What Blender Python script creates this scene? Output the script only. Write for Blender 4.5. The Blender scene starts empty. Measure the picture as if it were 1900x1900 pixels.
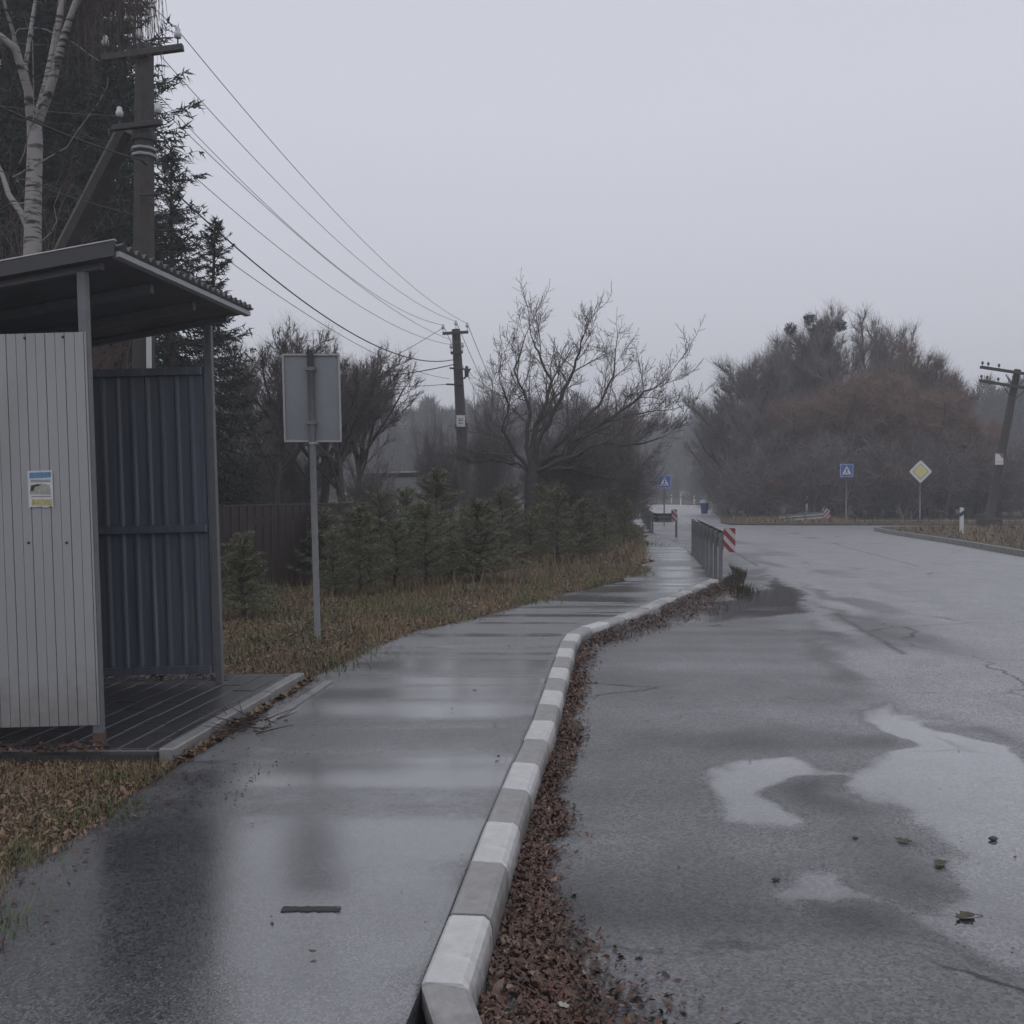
import bpy, math, random
import numpy as np
from mathutils import Vector, Matrix

# ------------------------------------------------------------------ camera, sky, sun, exposure
C = bpy.data.collections.new("scene_objects")
S = bpy.context.scene
S.collection.children.link(C)
EYE = 1.62
PITCH = math.atan(42.0 / 1900.0)
cam_d = bpy.data.cameras.new("camera")
cam_d.sensor_width = 36.0
cam_d.lens = 36.0
cam_d.clip_start = 0.05
cam_d.clip_end = 2000.0
cam = bpy.data.objects.new("camera", cam_d)
cam.location = (0, 0, EYE)
cam.rotation_euler = (math.pi / 2 - PITCH, 0, 0)
C.objects.link(cam)
S.camera = cam

SUN_EL, SUN_AZ = math.radians(62), math.radians(200)
W = bpy.data.worlds.new("World")
S.world = W
W.use_nodes = True
wn, wl = W.node_tree.nodes, W.node_tree.links
wn.clear()
wo = wn.new("ShaderNodeOutputWorld")
wb = wn.new("ShaderNodeBackground")
wb.inputs["Strength"].default_value = 0.1
sky = wn.new("ShaderNodeTexSky")
sky.sky_type = 'NISHITA'
sky.sun_disc = False
sky.sun_elevation = SUN_EL
sky.sun_rotation = SUN_AZ
sky.dust_density = 4.0
hs = wn.new("ShaderNodeHueSaturation")
hs.inputs["Saturation"].default_value = 0.25
tc = wn.new("ShaderNodeTexCoord")
sep = wn.new("ShaderNodeSeparateXYZ")
nz = wn.new("ShaderNodeTexNoise")
nz.inputs["Scale"].default_value = 1.6
nz.inputs["Detail"].default_value = 3.0
add = wn.new("ShaderNodeMath"); add.operation = 'MULTIPLY_ADD'
add.inputs[1].default_value = 0.10
ramp = wn.new("ShaderNodeValToRGB")
ramp.color_ramp.elements[0].position = 0.0
ramp.color_ramp.elements[0].color = (0.60, 0.613, 0.672, 1)
ramp.color_ramp.elements[1].position = 1.0
ramp.color_ramp.elements[1].color = (0.60, 0.618, 0.685, 1)
e = ramp.color_ramp.elements.new(0.40)
e.color = (0.705, 0.725, 0.81, 1)
mul = wn.new("ShaderNodeVectorMath"); mul.operation = 'SCALE'
mul.inputs["Scale"].default_value = 10.0
mix = wn.new("ShaderNodeMixRGB")
mix.inputs["Fac"].default_value = 0.10       # a little of the clear sky behind a closed cloud layer
wl.new(tc.outputs["Generated"], sep.inputs[0])
wl.new(tc.outputs["Generated"], nz.inputs["Vector"])
wl.new(nz.outputs["Fac"], add.inputs[0])
wl.new(sep.outputs["Z"], add.inputs[2])
wl.new(add.outputs[0], ramp.inputs["Fac"])
wl.new(ramp.outputs["Color"], mul.inputs[0])
wl.new(mul.outputs["Vector"], mix.inputs["Color1"])
wl.new(sky.outputs["Color"], hs.inputs["Color"])
wl.new(hs.outputs["Color"], mix.inputs["Color2"])
wl.new(mix.outputs["Color"], wb.inputs["Color"])
wl.new(wb.outputs["Background"], wo.inputs["Surface"])

sun_d = bpy.data.lights.new("sun", 'SUN')
sun_d.energy = 0.5
sun_d.angle = math.radians(110)
sun_d.color = (1.0, 0.98, 0.96)
sun = bpy.data.objects.new("sun", sun_d)
sun.rotation_euler = (math.pi / 2 - SUN_EL, 0, math.pi - SUN_AZ)
sun.location = (0, -20, 60)
C.objects.link(sun)

S.view_settings.view_transform = 'Standard'
S.view_settings.look = 'None'
S.view_settings.exposure = 0.0
S.view_settings.gamma = 1.0
S.view_settings.use_curve_mapping = False
S.cycles.use_denoising = True
S.cycles.max_bounces = 6
S.cycles.diffuse_bounces = 3
S.cycles.glossy_bounces = 3
S.cycles.volume_bounces = 1
S.cycles.use_adaptive_sampling = True
S.cycles.adaptive_threshold = 0.02

# ------------------------------------------------------------------ pixel -> place helpers (1900 px frame)
_f = Vector((0, math.cos(PITCH), -math.sin(PITCH)))
_u = Vector((0, math.sin(PITCH), math.cos(PITCH)))
def ray(u, v):
    return _f + Vector((1, 0, 0)) * ((u - 950) / 1900) - _u * ((v - 950) / 1900)
def at(u, v, z=0.0):
    d = ray(u, v)
    t = (z - EYE) / d.z
    return Vector((d.x * t, d.y * t, z))
def atY(u, v, Y):
    d = ray(u, v)
    t = Y / d.y
    return Vector((d.x * t, Y, EYE + d.z * t))
PAVE = 0.14

# ------------------------------------------------------------------ object helpers
def tag(o, label=None, cat=None, group=None, kind=None):
    if label: o["label"] = label
    if cat: o["category"] = cat
    if group: o["group"] = group
    if kind: o["kind"] = kind
    return o
def thing(name, loc, label, cat, group=None):
    o = bpy.data.objects.new(name, None)
    o.empty_display_size = 0.3
    o.location = loc
    C.objects.link(o)
    return tag(o, label, cat, group)
def link_mesh(name, me, mat, parent=None):
    o = bpy.data.objects.new(name, me)
    C.objects.link(o)
    if mat: me.materials.append(mat)
    if parent: o.parent = parent
    return o
def children_of(o):
    return [c for c in C.objects if c.parent is o]
def copy_tree(o, parent=None):
    kids = children_of(o)
    c = o.copy()
    C.objects.link(c)
    c.parent = parent
    for k in kids: copy_tree(k, c)
    return c
def soup(name, arr, mat, parent=None, origin=(0, 0, 0)):
    """(N,k,3) loose faces -> one mesh object"""
    arr = np.asarray(arr, dtype=np.float64)
    n, k, _ = arr.shape
    v = (arr.reshape(-1, 3) - np.array(origin)).astype(np.float32)
    me = bpy.data.meshes.new(name)
    me.vertices.add(n * k)
    me.vertices.foreach_set("co", v.ravel())
    me.loops.add(n * k)
    me.loops.foreach_set("vertex_index", np.arange(n * k, dtype=np.int32))
    me.polygons.add(n)
    me.polygons.foreach_set("loop_start", np.arange(0, n * k, k, dtype=np.int32))
    me.update(calc_edges=True)
    return link_mesh(name, me, mat, parent)

class MB:
    def tris(self, arr):
        b = len(self.v); n = len(arr)
        self.v += [tuple(q) for q in np.asarray(arr).reshape(-1, 3).tolist()]
        self.f += [[b+3*i, b+3*i+1, b+3*i+2] for i in range(n)]; self.smooth += [False]*n
        return self
    """collects shapes in world (or local) coordinates; build() links ONE mesh object"""
    def __init__(self): self.v, self.f, self.smooth = [], [], []
    def poly(self, verts, faces, smooth=False):
        b = len(self.v)
        self.v += [tuple(p) for p in verts]
        self.f += [[b + i for i in f] for f in faces]
        self.smooth += [smooth] * len(faces)
        return self
    def box(self, x0, x1, y0, y1, z0, z1, m=None):
        p = [Vector(q) for q in ((x0,y0,z0),(x1,y0,z0),(x1,y1,z0),(x0,y1,z0),(x0,y0,z1),(x1,y0,z1),(x1,y1,z1),(x0,y1,z1))]
        if m is not None: p = [m(q) if callable(m) else m @ q for q in p]
        return self.poly(p, [(3,2,1,0),(4,5,6,7),(0,1,5,4),(1,2,6,5),(2,3,7,6),(3,0,4,7)])
    def bbox(self, x0, x1, y0, y1, z0, z1, b=0.008, m=None):
        """box with chamfered edges"""
        if min(x1-x0, y1-y0, z1-z0) < 2.2 * b: return self.box(x0, x1, y0, y1, z0, z1, m)
        P, idx = [], {}
        for cx in (0, 1):
            for cy in (0, 1):
                for cz in (0, 1):
                    X = x1 if cx else x0; Y = y1 if cy else y0; Z = z1 if cz else z0
                    sx = -b if cx else b; sy = -b if cy else b; sz = -b if cz else b
                    for a, q in enumerate(((X, Y+sy, Z+sz), (X+sx, Y, Z+sz), (X+sx, Y+sy, Z))):
                        idx[(cx, cy, cz, a)] = len(P); P.append(Vector(q))
        F = []
        for c in (0, 1):
            F.append([idx[(c,0,0,0)], idx[(c,1,0,0)], idx[(c,1,1,0)], idx[(c,0,1,0)]][::(1 if c else -1)])
            F.append([idx[(0,c,0,1)], idx[(0,c,1,1)], idx[(1,c,1,1)], idx[(1,c,0,1)]][::(1 if c else -1)])
            F.append([idx[(0,0,c,2)], idx[(1,0,c,2)], idx[(1,1,c,2)], idx[(0,1,c,2)]][::(1 if c else -1)])
        for a in (0, 1):
            for b_ in (0, 1):
                F.append([idx[(a,b_,0,0)], idx[(a,b_,1,0)], idx[(a,b_,1,1)], idx[(a,b_,0,1)]])
                F.append([idx[(a,0,b_,0)], idx[(a,1,b_,0)], idx[(a,1,b_,2)], idx[(a,0,b_,2)]])
                F.append([idx[(0,a,b_,1)], idx[(1,a,b_,1)], idx[(1,a,b_,2)], idx[(0,a,b_,2)]])
        for cx in (0, 1):
            for cy in (0, 1):
                for cz in (0, 1): F.append([idx[(cx,cy,cz,a)] for a in (0,1,2)])
        if m is not None: P = [m(q) if callable(m) else m @ q for q in P]
        return self.poly(P, F)
    def tube(self, pts, radii, sides=8, caps=True, smooth=True):
        P = np.array([tuple(p) for p in pts], dtype=float)
        n = len(P)
        if not hasattr(radii, '__len__'): radii = [radii] * n
        T = np.empty_like(P)
        T[1:-1] = P[2:] - P[:-2]; T[0] = P[1] - P[0]; T[-1] = P[-1] - P[-2]
        T /= np.linalg.norm(T, axis=1, keepdims=True) + 1e-9
        ref = np.array((0.0, 0.0, 1.0)) if abs(T[0][2]) < 0.9 else np.array((1.0, 0.0, 0.0))
        U = np.cross(T, ref); U /= np.linalg.norm(U, axis=1, keepdims=True) + 1e-9
        V = np.cross(T, U)
        a = np.arange(sides) * (2 * math.pi / sides)
        R = np.array(radii, dtype=float)[:, None, None]
        ring = P[:, None, :] + R * (np.cos(a)[None, :, None] * U[:, None, :] + np.sin(a)[None, :, None] * V[:, None, :])
        b = len(self.v)
        self.v += [tuple(q) for q in ring.reshape(-1, 3)]
        for i in range(n - 1):
            for j in range(sides):
                k = (j + 1) % sides
                self.f.append([b+i*sides+j, b+i*sides+k, b+(i+1)*sides+k, b+(i+1)*sides+j]); self.smooth.append(smooth)
        if caps:
            self.f.append([b+j for j in range(sides)]); self.smooth.append(False)
            self.f.append([b+(n-1)*sides+j for j in reversed(range(sides))]); self.smooth.append(False)
        return self
    def prism(self, outline, z0, z1):
        """outline: list of (x,y) counter-clockwise"""
        n = len(outline)
        P = [(x, y, z0) for x, y in outline] + [(x, y, z1) for x, y in outline]
        F = [list(reversed(range(n))), [n+i for i in range(n)]]
        F += [[i, (i+1) % n, n+(i+1) % n, n+i] for i in range(n)]
        return self.poly(P, F)
    def plate(self, outline, y0, y1, m=None):
        """outline in (x,z), thickness along y; front is y0 (towards the viewer)"""
        n = len(outline)
        P = [Vector((x, y0, z)) for x, z in outline] + [Vector((x, y1, z)) for x, z in outline]
        F = [[i for i in range(n)], [n+i for i in reversed(range(n))]]
        F += [[(i+1) % n, i, n+i, n+(i+1) % n] for i in range(n)]
        if m is not None: P = [m @ q for q in P]
        return self.poly(P, F)
    def lathe(self, prof, c, sides=12):
        return self.tube([(c[0], c[1], c[2]+z) for r, z in prof], [max(r, 1e-4) for r, z in prof], sides)
    def build(self, name, mat, parent=None, origin=(0, 0, 0)):
        o = Vector(origin)
        me = bpy.data.meshes.new(name)
        me.from_pydata([(p[0]-o.x, p[1]-o.y, p[2]-o.z) for p in self.v], [], self.f)
        me.polygons.foreach_set("use_smooth", self.smooth)
        me.update()
        return link_mesh(name, me, mat, parent)

# ------------------------------------------------------------------ materials
_mats = {}
def nodes_of(name):
    m = bpy.data.materials.new(name)
    m.use_nodes = True
    nt = m.node_tree
    return m, nt, nt.nodes, nt.links, nt.nodes["Principled BSDF"]
def MAT(name, col=(0.5, 0.5, 0.5), rough=0.6, var=0.25, scale=8.0, metal=0.0, bump=0.0, bscale=60.0, stretch=(1, 1, 1),
        islands=None, dirt_or_sheen=None, spec=None, mud=None):
    if name in _mats: return _mats[name]
    m, nt, N, L, P = nodes_of(name)
    P.inputs["Roughness"].default_value = rough
    P.inputs["Metallic"].default_value = metal
    if spec is not None: P.inputs["Specular IOR Level"].default_value = spec
    tcn = N.new("ShaderNodeTexCoord")
    mp = N.new("ShaderNodeMapping"); mp.inputs["Scale"].default_value = stretch
    L.new(tcn.outputs["Object"], mp.inputs[0])
    nt1 = N.new("ShaderNodeTexNoise"); nt1.inputs["Scale"].default_value = scale; nt1.inputs["Detail"].default_value = 6
    nt1.inputs["Roughness"].default_value = 0.65
    L.new(mp.outputs[0], nt1.inputs["Vector"])
    mr = N.new("ShaderNodeMapRange")
    mr.inputs["From Min"].default_value = 0.3; mr.inputs["From Max"].default_value = 0.7
    mr.inputs["To Min"].default_value = 1 - var; mr.inputs["To Max"].default_value = 1 + var
    L.new(nt1.outputs["Fac"], mr.inputs["Value"])
    sc = N.new("ShaderNodeVectorMath"); sc.operation = 'SCALE'
    L.new(mr.outputs[0], sc.inputs["Scale"])
    if islands:
        g = N.new("ShaderNodeNewGeometry")
        cr = N.new("ShaderNodeValToRGB")
        cr.color_ramp.elements[0].color = (*islands[0], 1)
        cr.color_ramp.elements[1].color = (*islands[-1], 1)
        for i, c in enumerate(islands[1:-1]):
            cr.color_ramp.elements.new((i + 1) / (len(islands) - 1)).color = (*c, 1)
        L.new(g.outputs["Random Per Island"], cr.inputs["Fac"])
        L.new(cr.outputs["Color"], sc.inputs[0])
    else:
        sc.inputs[0].default_value = col
    out = sc.outputs["Vector"]
    if dirt_or_sheen:
        # (colour, noise scale, threshold, z_fade or None): stains, or painted sheen, with a shape of their own
        dn = N.new("ShaderNodeTexNoise"); dn.inputs["Scale"].default_value = dirt_or_sheen[1]; dn.inputs["Detail"].default_value = 8
        L.new(mp.outputs[0], dn.inputs["Vector"])
        dm = N.new("ShaderNodeMapRange")
        dm.inputs["From Min"].default_value = dirt_or_sheen[2]; dm.inputs["From Max"].default_value = dirt_or_sheen[2] + 0.16
        L.new(dn.outputs["Fac"], dm.inputs["Value"])
        mx = N.new("ShaderNodeMixRGB")
        L.new(dm.outputs[0], mx.inputs["Fac"])
        L.new(out, mx.inputs["Color1"])
        mx.inputs["Color2"].default_value = (*dirt_or_sheen[0], 1)
        out = mx.outputs["Color"]
    if mud:
        # splashed mud clinging to the foot: (colour, full below, gone above)
        sz_ = N.new("ShaderNodeSeparateXYZ"); L.new(tcn.outputs["Object"], sz_.inputs[0])
        mn = N.new("ShaderNodeTexNoise"); mn.inputs["Scale"].default_value = 14.0; mn.inputs["Detail"].default_value = 8
        L.new(tcn.outputs["Object"], mn.inputs["Vector"])
        ma = N.new("ShaderNodeMath"); ma.operation = 'MULTIPLY_ADD'; ma.inputs[1].default_value = -(mud[2]-mud[1])*1.6
        L.new(mn.outputs["Fac"], ma.inputs[0]); L.new(sz_.outputs["Z"], ma.inputs[2])
        mm = N.new("ShaderNodeMapRange"); L.new(ma.outputs[0], mm.inputs["Value"])
        w_ = (mud[2]-mud[1])*0.8
        for k_, q_ in zip(("From Min", "From Max", "To Min", "To Max"), (mud[1]-w_, mud[2]-w_, mud[3], 0.0)): mm.inputs[k_].default_value = q_
        mx2 = N.new("ShaderNodeMixRGB"); L.new(mm.outputs[0], mx2.inputs["Fac"]); L.new(out, mx2.inputs["Color1"]); mx2.inputs["Color2"].default_value = (*mud[0], 1)
        out = mx2.outputs["Color"]
    L.new(out, P.inputs["Base Color"])
    if bump:
        bn = N.new("ShaderNodeTexNoise"); bn.inputs["Scale"].default_value = bscale; bn.inputs["Detail"].default_value = 5
        L.new(mp.outputs[0], bn.inputs["Vector"])
        b = N.new("ShaderNodeBump"); b.inputs["Strength"].default_value = bump; b.inputs["Distance"].default_value = 0.01
        L.new(bn.outputs["Fac"], b.inputs["Height"])
        L.new(b.outputs["Normal"], P.inputs["Normal"])
    _mats[name] = m
    return m

def wet_asphalt(name, road):
    """asphalt under a water film; the film's thickness comes from the mesh attribute 'film' broken up by noise"""
    m, nt, N, L, P = nodes_of(name)
    tcn = N.new("ShaderNodeTexCoord")
    def noise(scale, detail=4, stretch=None, rough=0.6):
        n = N.new("ShaderNodeTexNoise"); n.inputs["Scale"].default_value = scale; n.inputs["Detail"].default_value = detail
        n.inputs["Roughness"].default_value = rough
        if stretch:
            mp = N.new("ShaderNodeMapping"); mp.inputs["Scale"].default_value = stretch
            L.new(tcn.outputs["Object"], mp.inputs[0]); L.new(mp.outputs[0], n.inputs["Vector"])
        else: L.new(tcn.outputs["Object"], n.inputs["Vector"])
        return n.outputs["Fac"]
    def math_(op, a, b, c=None):
        n = N.new("ShaderNodeMath"); n.operation = op
        for i, q in enumerate((a, b, c)):
            if q is None: continue
            if isinstance(q, (int, float)): n.inputs[i].default_value = q
            else: L.new(q, n.inputs[i])
        return n.outputs[0]
    def rng_(v, a, b, c, d, smooth=False):
        n = N.new("ShaderNodeMapRange")
        if smooth: n.interpolation_type = 'SMOOTHSTEP'
        L.new(v, n.inputs["Value"])
        for k, q in zip(("From Min", "From Max", "To Min", "To Max"), (a, b, c, d)): n.inputs[k].default_value = q
        return n.outputs[0]
    at_ = N.new("ShaderNodeAttribute"); at_.attribute_name = "film"
    film = at_.outputs["Fac"]
    big = noise(0.9, 5, (1.0, 1.6, 1.0) if road else (0.35, 2.6, 1.0))
    fine = noise(9.0, 5)
    grit = noise(170.0 if road else 240.0, 3)
    film = math_('ADD', film, math_('MULTIPLY', math_('SUBTRACT', big, 0.5), 0.42 if road else 0.5))
    film = math_('ADD', film, math_('MULTIPLY', math_('SUBTRACT', fine, 0.5), 0.22))
    film = math_('ADD', film, math_('MULTIPLY', math_('SUBTRACT', grit, 0.5), 0.50 if road else 0.25))
    w = rng_(film, 0.30, 0.98 if road else 0.80, 0.0, 1.0, True)
    # colour: dark stone mix, darker where soaked
    vor = N.new("ShaderNodeTexVoronoi"); vor.inputs["Scale"].default_value = 85.0 if road else 150.0
    L.new(tcn.outputs["Object"], vor.inputs["Vector"])
    spk = math_('MULTIPLY', rng_(vor.outputs["Color"], 0.15, 0.85, 0.22, 1.75), rng_(noise(2.2, 6), 0.3, 0.7, 0.75, 1.25))
    cs = N.new("ShaderNodeVectorMath"); cs.operation = 'SCALE'
    cs.inputs[0].default_value = (0.080, 0.079, 0.085) if road else (0.078, 0.078, 0.084)
    pa_ = N.new("ShaderNodeAttribute"); pa_.attribute_name = "age_sheen"
    spk = math_('MULTIPLY', spk, rng_(math_('ADD', pa_.outputs["Fac"], math_('MULTIPLY', math_('SUBTRACT', big, 0.5), 0.5)), -1, 1, 0.10, 2.35))
    L.new(math_('MULTIPLY', spk, rng_(w, 0, 1, 1.0, 0.72)), cs.inputs["Scale"])
    L.new(cs.outputs["Vector"], P.inputs["Base Color"])
    L.new(rng_(w, 0, 1, 0.44 if road else 0.38, 0.06 if road else 0.17), P.inputs["Roughness"])
    P.inputs["IOR"].default_value = 2.15 if road else 1.9
    L.new(math_('MULTIPLY', rng_(w, 0, 1, 0.95, 0.20 if road else 0.8), rng_(pa_.outputs["Fac"], -1, 0.6, 0.22, 1.0) if road else 1.0), P.inputs["Specular IOR Level"])
    P.inputs["Coat IOR"].default_value = 1.33
    P.inputs["Coat Roughness"].default_value = 0.05 if road else 0.20
    L.new(rng_(w, 0.55 if road else 0.2, 1, 0.0, 1.0), P.inputs["Coat Weight"])
    b = N.new("ShaderNodeBump"); b.inputs["Distance"].default_value = 0.006
    if road:
        dist = N.new("ShaderNodeTexNoise"); dist.inputs["Scale"].default_value = 1.3; dist.inputs["Detail"].default_value = 5
        L.new(tcn.outputs["Object"], dist.inputs["Vector"])
        va = N.new("ShaderNodeVectorMath"); va.operation = 'MULTIPLY_ADD'
        va.inputs[1].default_value = (0.9, 0.9, 0.0); L.new(dist.outputs["Color"], va.inputs[0]); L.new(tcn.outputs["Object"], va.inputs[2])
        ve = N.new("ShaderNodeTexVoronoi"); ve.feature = 'DISTANCE_TO_EDGE'; ve.inputs["Scale"].default_value = 0.42
        L.new(va.outputs[0], ve.inputs["Vector"])
        ck = math_('MULTIPLY', rng_(ve.outputs["Distance"], 0.002, 0.012, 1.0, 0.0), rng_(noise(0.35, 3), 0.50, 0.58, 0.0, 1.0))
        ck = math_('SUBTRACT', 1.0, math_('MULTIPLY', ck, 0.75))
        for sk_ in ("Base Color", "Specular IOR Level"):
            lk = P.inputs[sk_].links[0]; src = lk.from_socket
            if sk_ == "Base Color":
                v2 = N.new("ShaderNodeVectorMath"); v2.operation = 'SCALE'; L.new(src, v2.inputs[0]); L.new(ck, v2.inputs["Scale"]); L.new(v2.outputs["Vector"], P.inputs[sk_])
            else: L.new(math_('MULTIPLY', src, ck), P.inputs[sk_])
    L.new(rng_(w, 0, 1, 0.75 if road else 0.45, 0.03), b.inputs["Strength"])
    h = math_('ADD', vor.outputs["Distance"], math_('MULTIPLY', noise(60.0, 4), 0.8))
    L.new(h, b.inputs["Height"])
    L.new(b.outputs["Normal"], P.inputs["Normal"])
    _mats[name] = m
    return m

M_road = wet_asphalt("wet_road_asphalt", True)
M_pave = wet_asphalt("wet_pavement_asphalt", False)
M_soil = MAT("damp_soil", (0.052, 0.036, 0.026), 0.9, 0.5, 3.0, bump=0.8, bscale=30, dirt_or_sheen=((0.035, 0.040, 0.018), 1.3, 0.52))
M_ground = MAT("damp_field", (0.045, 0.040, 0.028), 0.95, 0.4, 0.6, bump=0.4, bscale=8)
M_conc = MAT("weathered_concrete", (0.19, 0.185, 0.18), 0.62, 0.28, 9.0, bump=0.35, bscale=90, dirt_or_sheen=((0.07, 0.065, 0.06), 5.0, 0.58))
M_kwhite = MAT("white_kerb_paint", (0.54, 0.535, 0.535), 0.45, 0.16, 10.0, bump=0.4, bscale=60, dirt_or_sheen=((0.25, 0.24, 0.235), 9.0, 0.56), mud=((0.09, 0.075, 0.065), 0.03, 0.12, 0.85))
M_kgrey = MAT("bare_kerb_concrete", (0.285, 0.278, 0.276), 0.5, 0.16, 18.0, bump=0.35, bscale=110, dirt_or_sheen=((0.19, 0.18, 0.175), 6.0, 0.56), mud=((0.08, 0.068, 0.06), 0.03, 0.12, 0.85))
M_leaf = MAT("wet_fallen_leaves", rough=0.45, var=0.3, scale=5, islands=[(0.022,0.012,0.009),(0.075,0.032,0.020),(0.12,0.055,0.034),(0.035,0.018,0.014),(0.10,0.05,0.032),(0.05,0.025,0.018),(0.24,0.16,0.11)])
M_leafdry = MAT("brown_leaf_litter", rough=0.55, var=0.3, scale=3, islands=[(0.07,0.043,0.030),(0.16,0.092,0.052),(0.22,0.138,0.074),(0.12,0.075,0.048),(0.20,0.140,0.085),(0.10,0.066,0.045)])
M_grass = MAT("wintry_grass", rough=0.6, var=0.4, scale=1.2, islands=[(0.20,0.128,0.068),(0.10,0.10,0.045),(0.26,0.172,0.095),(0.17,0.115,0.065),(0.15,0.098,0.05),(0.22,0.165,0.10)])
M_green = MAT("green_grass", rough=0.55, var=0.35, scale=2, islands=[(0.06,0.10,0.028),(0.085,0.125,0.038),(0.11,0.11,0.045)])
M_galv = MAT("pale_galvanised_sheet", (0.30, 0.303, 0.315), 0.42, 0.08, 1.6, metal=0.0, bump=0.05, bscale=18, stretch=(1, 1, 0.35), dirt_or_sheen=((0.235, 0.228, 0.215), 2.2, 0.56), mud=((0.15, 0.135, 0.115), 0.10, 0.42, 0.5))
M_dark = MAT("graphite_blue_sheet", (0.100, 0.113, 0.142), 0.38, 0.18, 2.5, stretch=(9, 1, 0.3), dirt_or_sheen=((0.155, 0.170, 0.205), 3.5, 0.56))  # pale streaks paint the rib highlights into the sheet colour
M_steel = MAT("grey_painted_steel", (0.13, 0.133, 0.14), 0.5, 0.16, 12.0, dirt_or_sheen=((0.10, 0.075, 0.06), 9.0, 0.66))
M_steelp = MAT("pale_steel_trim", (0.30, 0.30, 0.31), 0.4, 0.1, 10.0)
M_rust = MAT("rusty_steel", (0.10, 0.062, 0.045), 0.8, 0.4, 14.0, bump=0.3, dirt_or_sheen=((0.09, 0.09, 0.095), 20.0, 0.5))
M_roofs = MAT("grey_corrugated_roof", (0.11, 0.11, 0.115), 0.55, 0.2, 4.0, dirt_or_sheen=((0.05, 0.05, 0.05), 3.0, 0.6))
M_signback = MAT("bare_aluminium_sign", (0.18, 0.192, 0.212), 0.45, 0.07, 4.0, dirt_or_sheen=((0.145, 0.152, 0.165), 3.0, 0.58))
M_pole = MAT("damp_concrete_pole", (0.055, 0.049, 0.047), 0.8, 0.25, 6.0, bump=0.3, bscale=40, dirt_or_sheen=((0.05, 0.045, 0.045), 3.0, 0.55))
M_woodp = MAT("tarred_wood_pole", (0.045, 0.038, 0.035), 0.85, 0.35, 8.0, stretch=(6, 6, 0.6), bump=0.3)
M_iron = MAT("dark_iron", (0.04, 0.04, 0.042), 0.6, 0.2, 20)
M_porc = MAT("white_porcelain", (0.52, 0.53, 0.54), 0.25, 0.06, 10)
M_wire = MAT("dull_aluminium_wire", (0.085, 0.085, 0.09), 0.6, 0.1, 5)
M_cable = MAT("black_cable", (0.02, 0.02, 0.022), 0.6, 0.1, 5)
M_bark = MAT("grey_brown_bark", (0.058, 0.050, 0.047), 0.9, 0.35, 10.0, bump=0.5, bscale=30)
M_twig = MAT("bare_twigs", (0.115, 0.097, 0.092), 0.9, 0.3, 2.0)
M_twigd = MAT("dark_damp_twigs", (0.150, 0.130, 0.130), 0.9, 0.3, 1.0)
M_twigo = MAT("rusty_willow_twigs", rough=0.9, var=0.3, scale=0.35, islands=[(0.215,0.128,0.096),(0.18,0.122,0.098),(0.235,0.134,0.098),(0.165,0.128,0.105)])
M_twigb = MAT("reddish_brown_twigs", (0.17, 0.118, 0.104), 0.9, 0.3, 0.5)
M_mist = MAT("mistletoe_tangle", (0.050, 0.060, 0.038), 0.9, 0.3, 4.0)
M_forest = MAT("far_wood", (0.050, 0.049, 0.052), 0.95, 0.35, 0.12)
M_spruce = MAT("spruce_needles", rough=0.8, var=0.3, scale=1.0, islands=[(0.016,0.026,0.019),(0.026,0.040,0.028),(0.020,0.032,0.028)])
M_pine = MAT("young_pine_needles", rough=0.7, var=0.3, scale=1.5, islands=[(0.110,0.130,0.076),(0.140,0.155,0.085),(0.180,0.172,0.095),(0.092,0.112,0.076)])
M_pbark = MAT("pine_bark", (0.055, 0.043, 0.035), 0.9, 0.3, 10)
M_fence = MAT("brown_profiled_sheet", (0.036, 0.024, 0.024), 0.5, 0.15, 3.0, stretch=(1, 1, 0.3))
M_blue = MAT("sign_blue", (0.035, 0.09, 0.33), 0.4, 0.06, 6)
M_white = MAT("sign_white", (0.58, 0.59, 0.61), 0.4, 0.05, 6)
M_yellow = MAT("sign_yellow", (0.60, 0.55, 0.22), 0.4, 0.05, 6)
M_black = MAT("sign_black", (0.02, 0.02, 0.022), 0.5, 0.1, 6)
M_red = MAT("reflective_red", (0.19, 0.026, 0.026), 0.4, 0.1, 9)
M_rail = MAT("zinc_guard_rail", (0.085, 0.09, 0.10), 0.4, 0.2, 5.0, metal=0.3, dirt_or_sheen=((0.11, 0.105, 0.10), 4.0, 0.57))
M_paper = MAT("rain_soaked_paper", (0.55, 0.55, 0.57), 0.6, 0.1, 20)

def birch_bark():
    m, nt, N, L, P = nodes_of("birch_bark")
    P.inputs["Roughness"].default_value = 0.8
    t = N.new("ShaderNodeTexCoord")
    mp = N.new("ShaderNodeMapping"); mp.inputs["Scale"].default_value = (3, 3, 16)
    L.new(t.outputs["Object"], mp.inputs[0])
    n = N.new("ShaderNodeTexNoise"); n.inputs["Scale"].default_value = 1.3; n.inputs["Detail"].default_value = 4
    L.new(mp.outputs[0], n.inputs["Vector"])
    r = N.new("ShaderNodeValToRGB")
    r.color_ramp.elements[0].position = 0.36; r.color_ramp.elements[0].color = (0.03, 0.027, 0.026, 1)
    r.color_ramp.elements[1].position = 0.47; r.color_ramp.elements[1].color = (0.27, 0.255, 0.25, 1)
    L.new(n.outputs["Fac"], r.inputs["Fac"])
    L.new(r.outputs["Color"], P.inputs["Base Color"])
    return m
M_birch = birch_bark()

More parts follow.
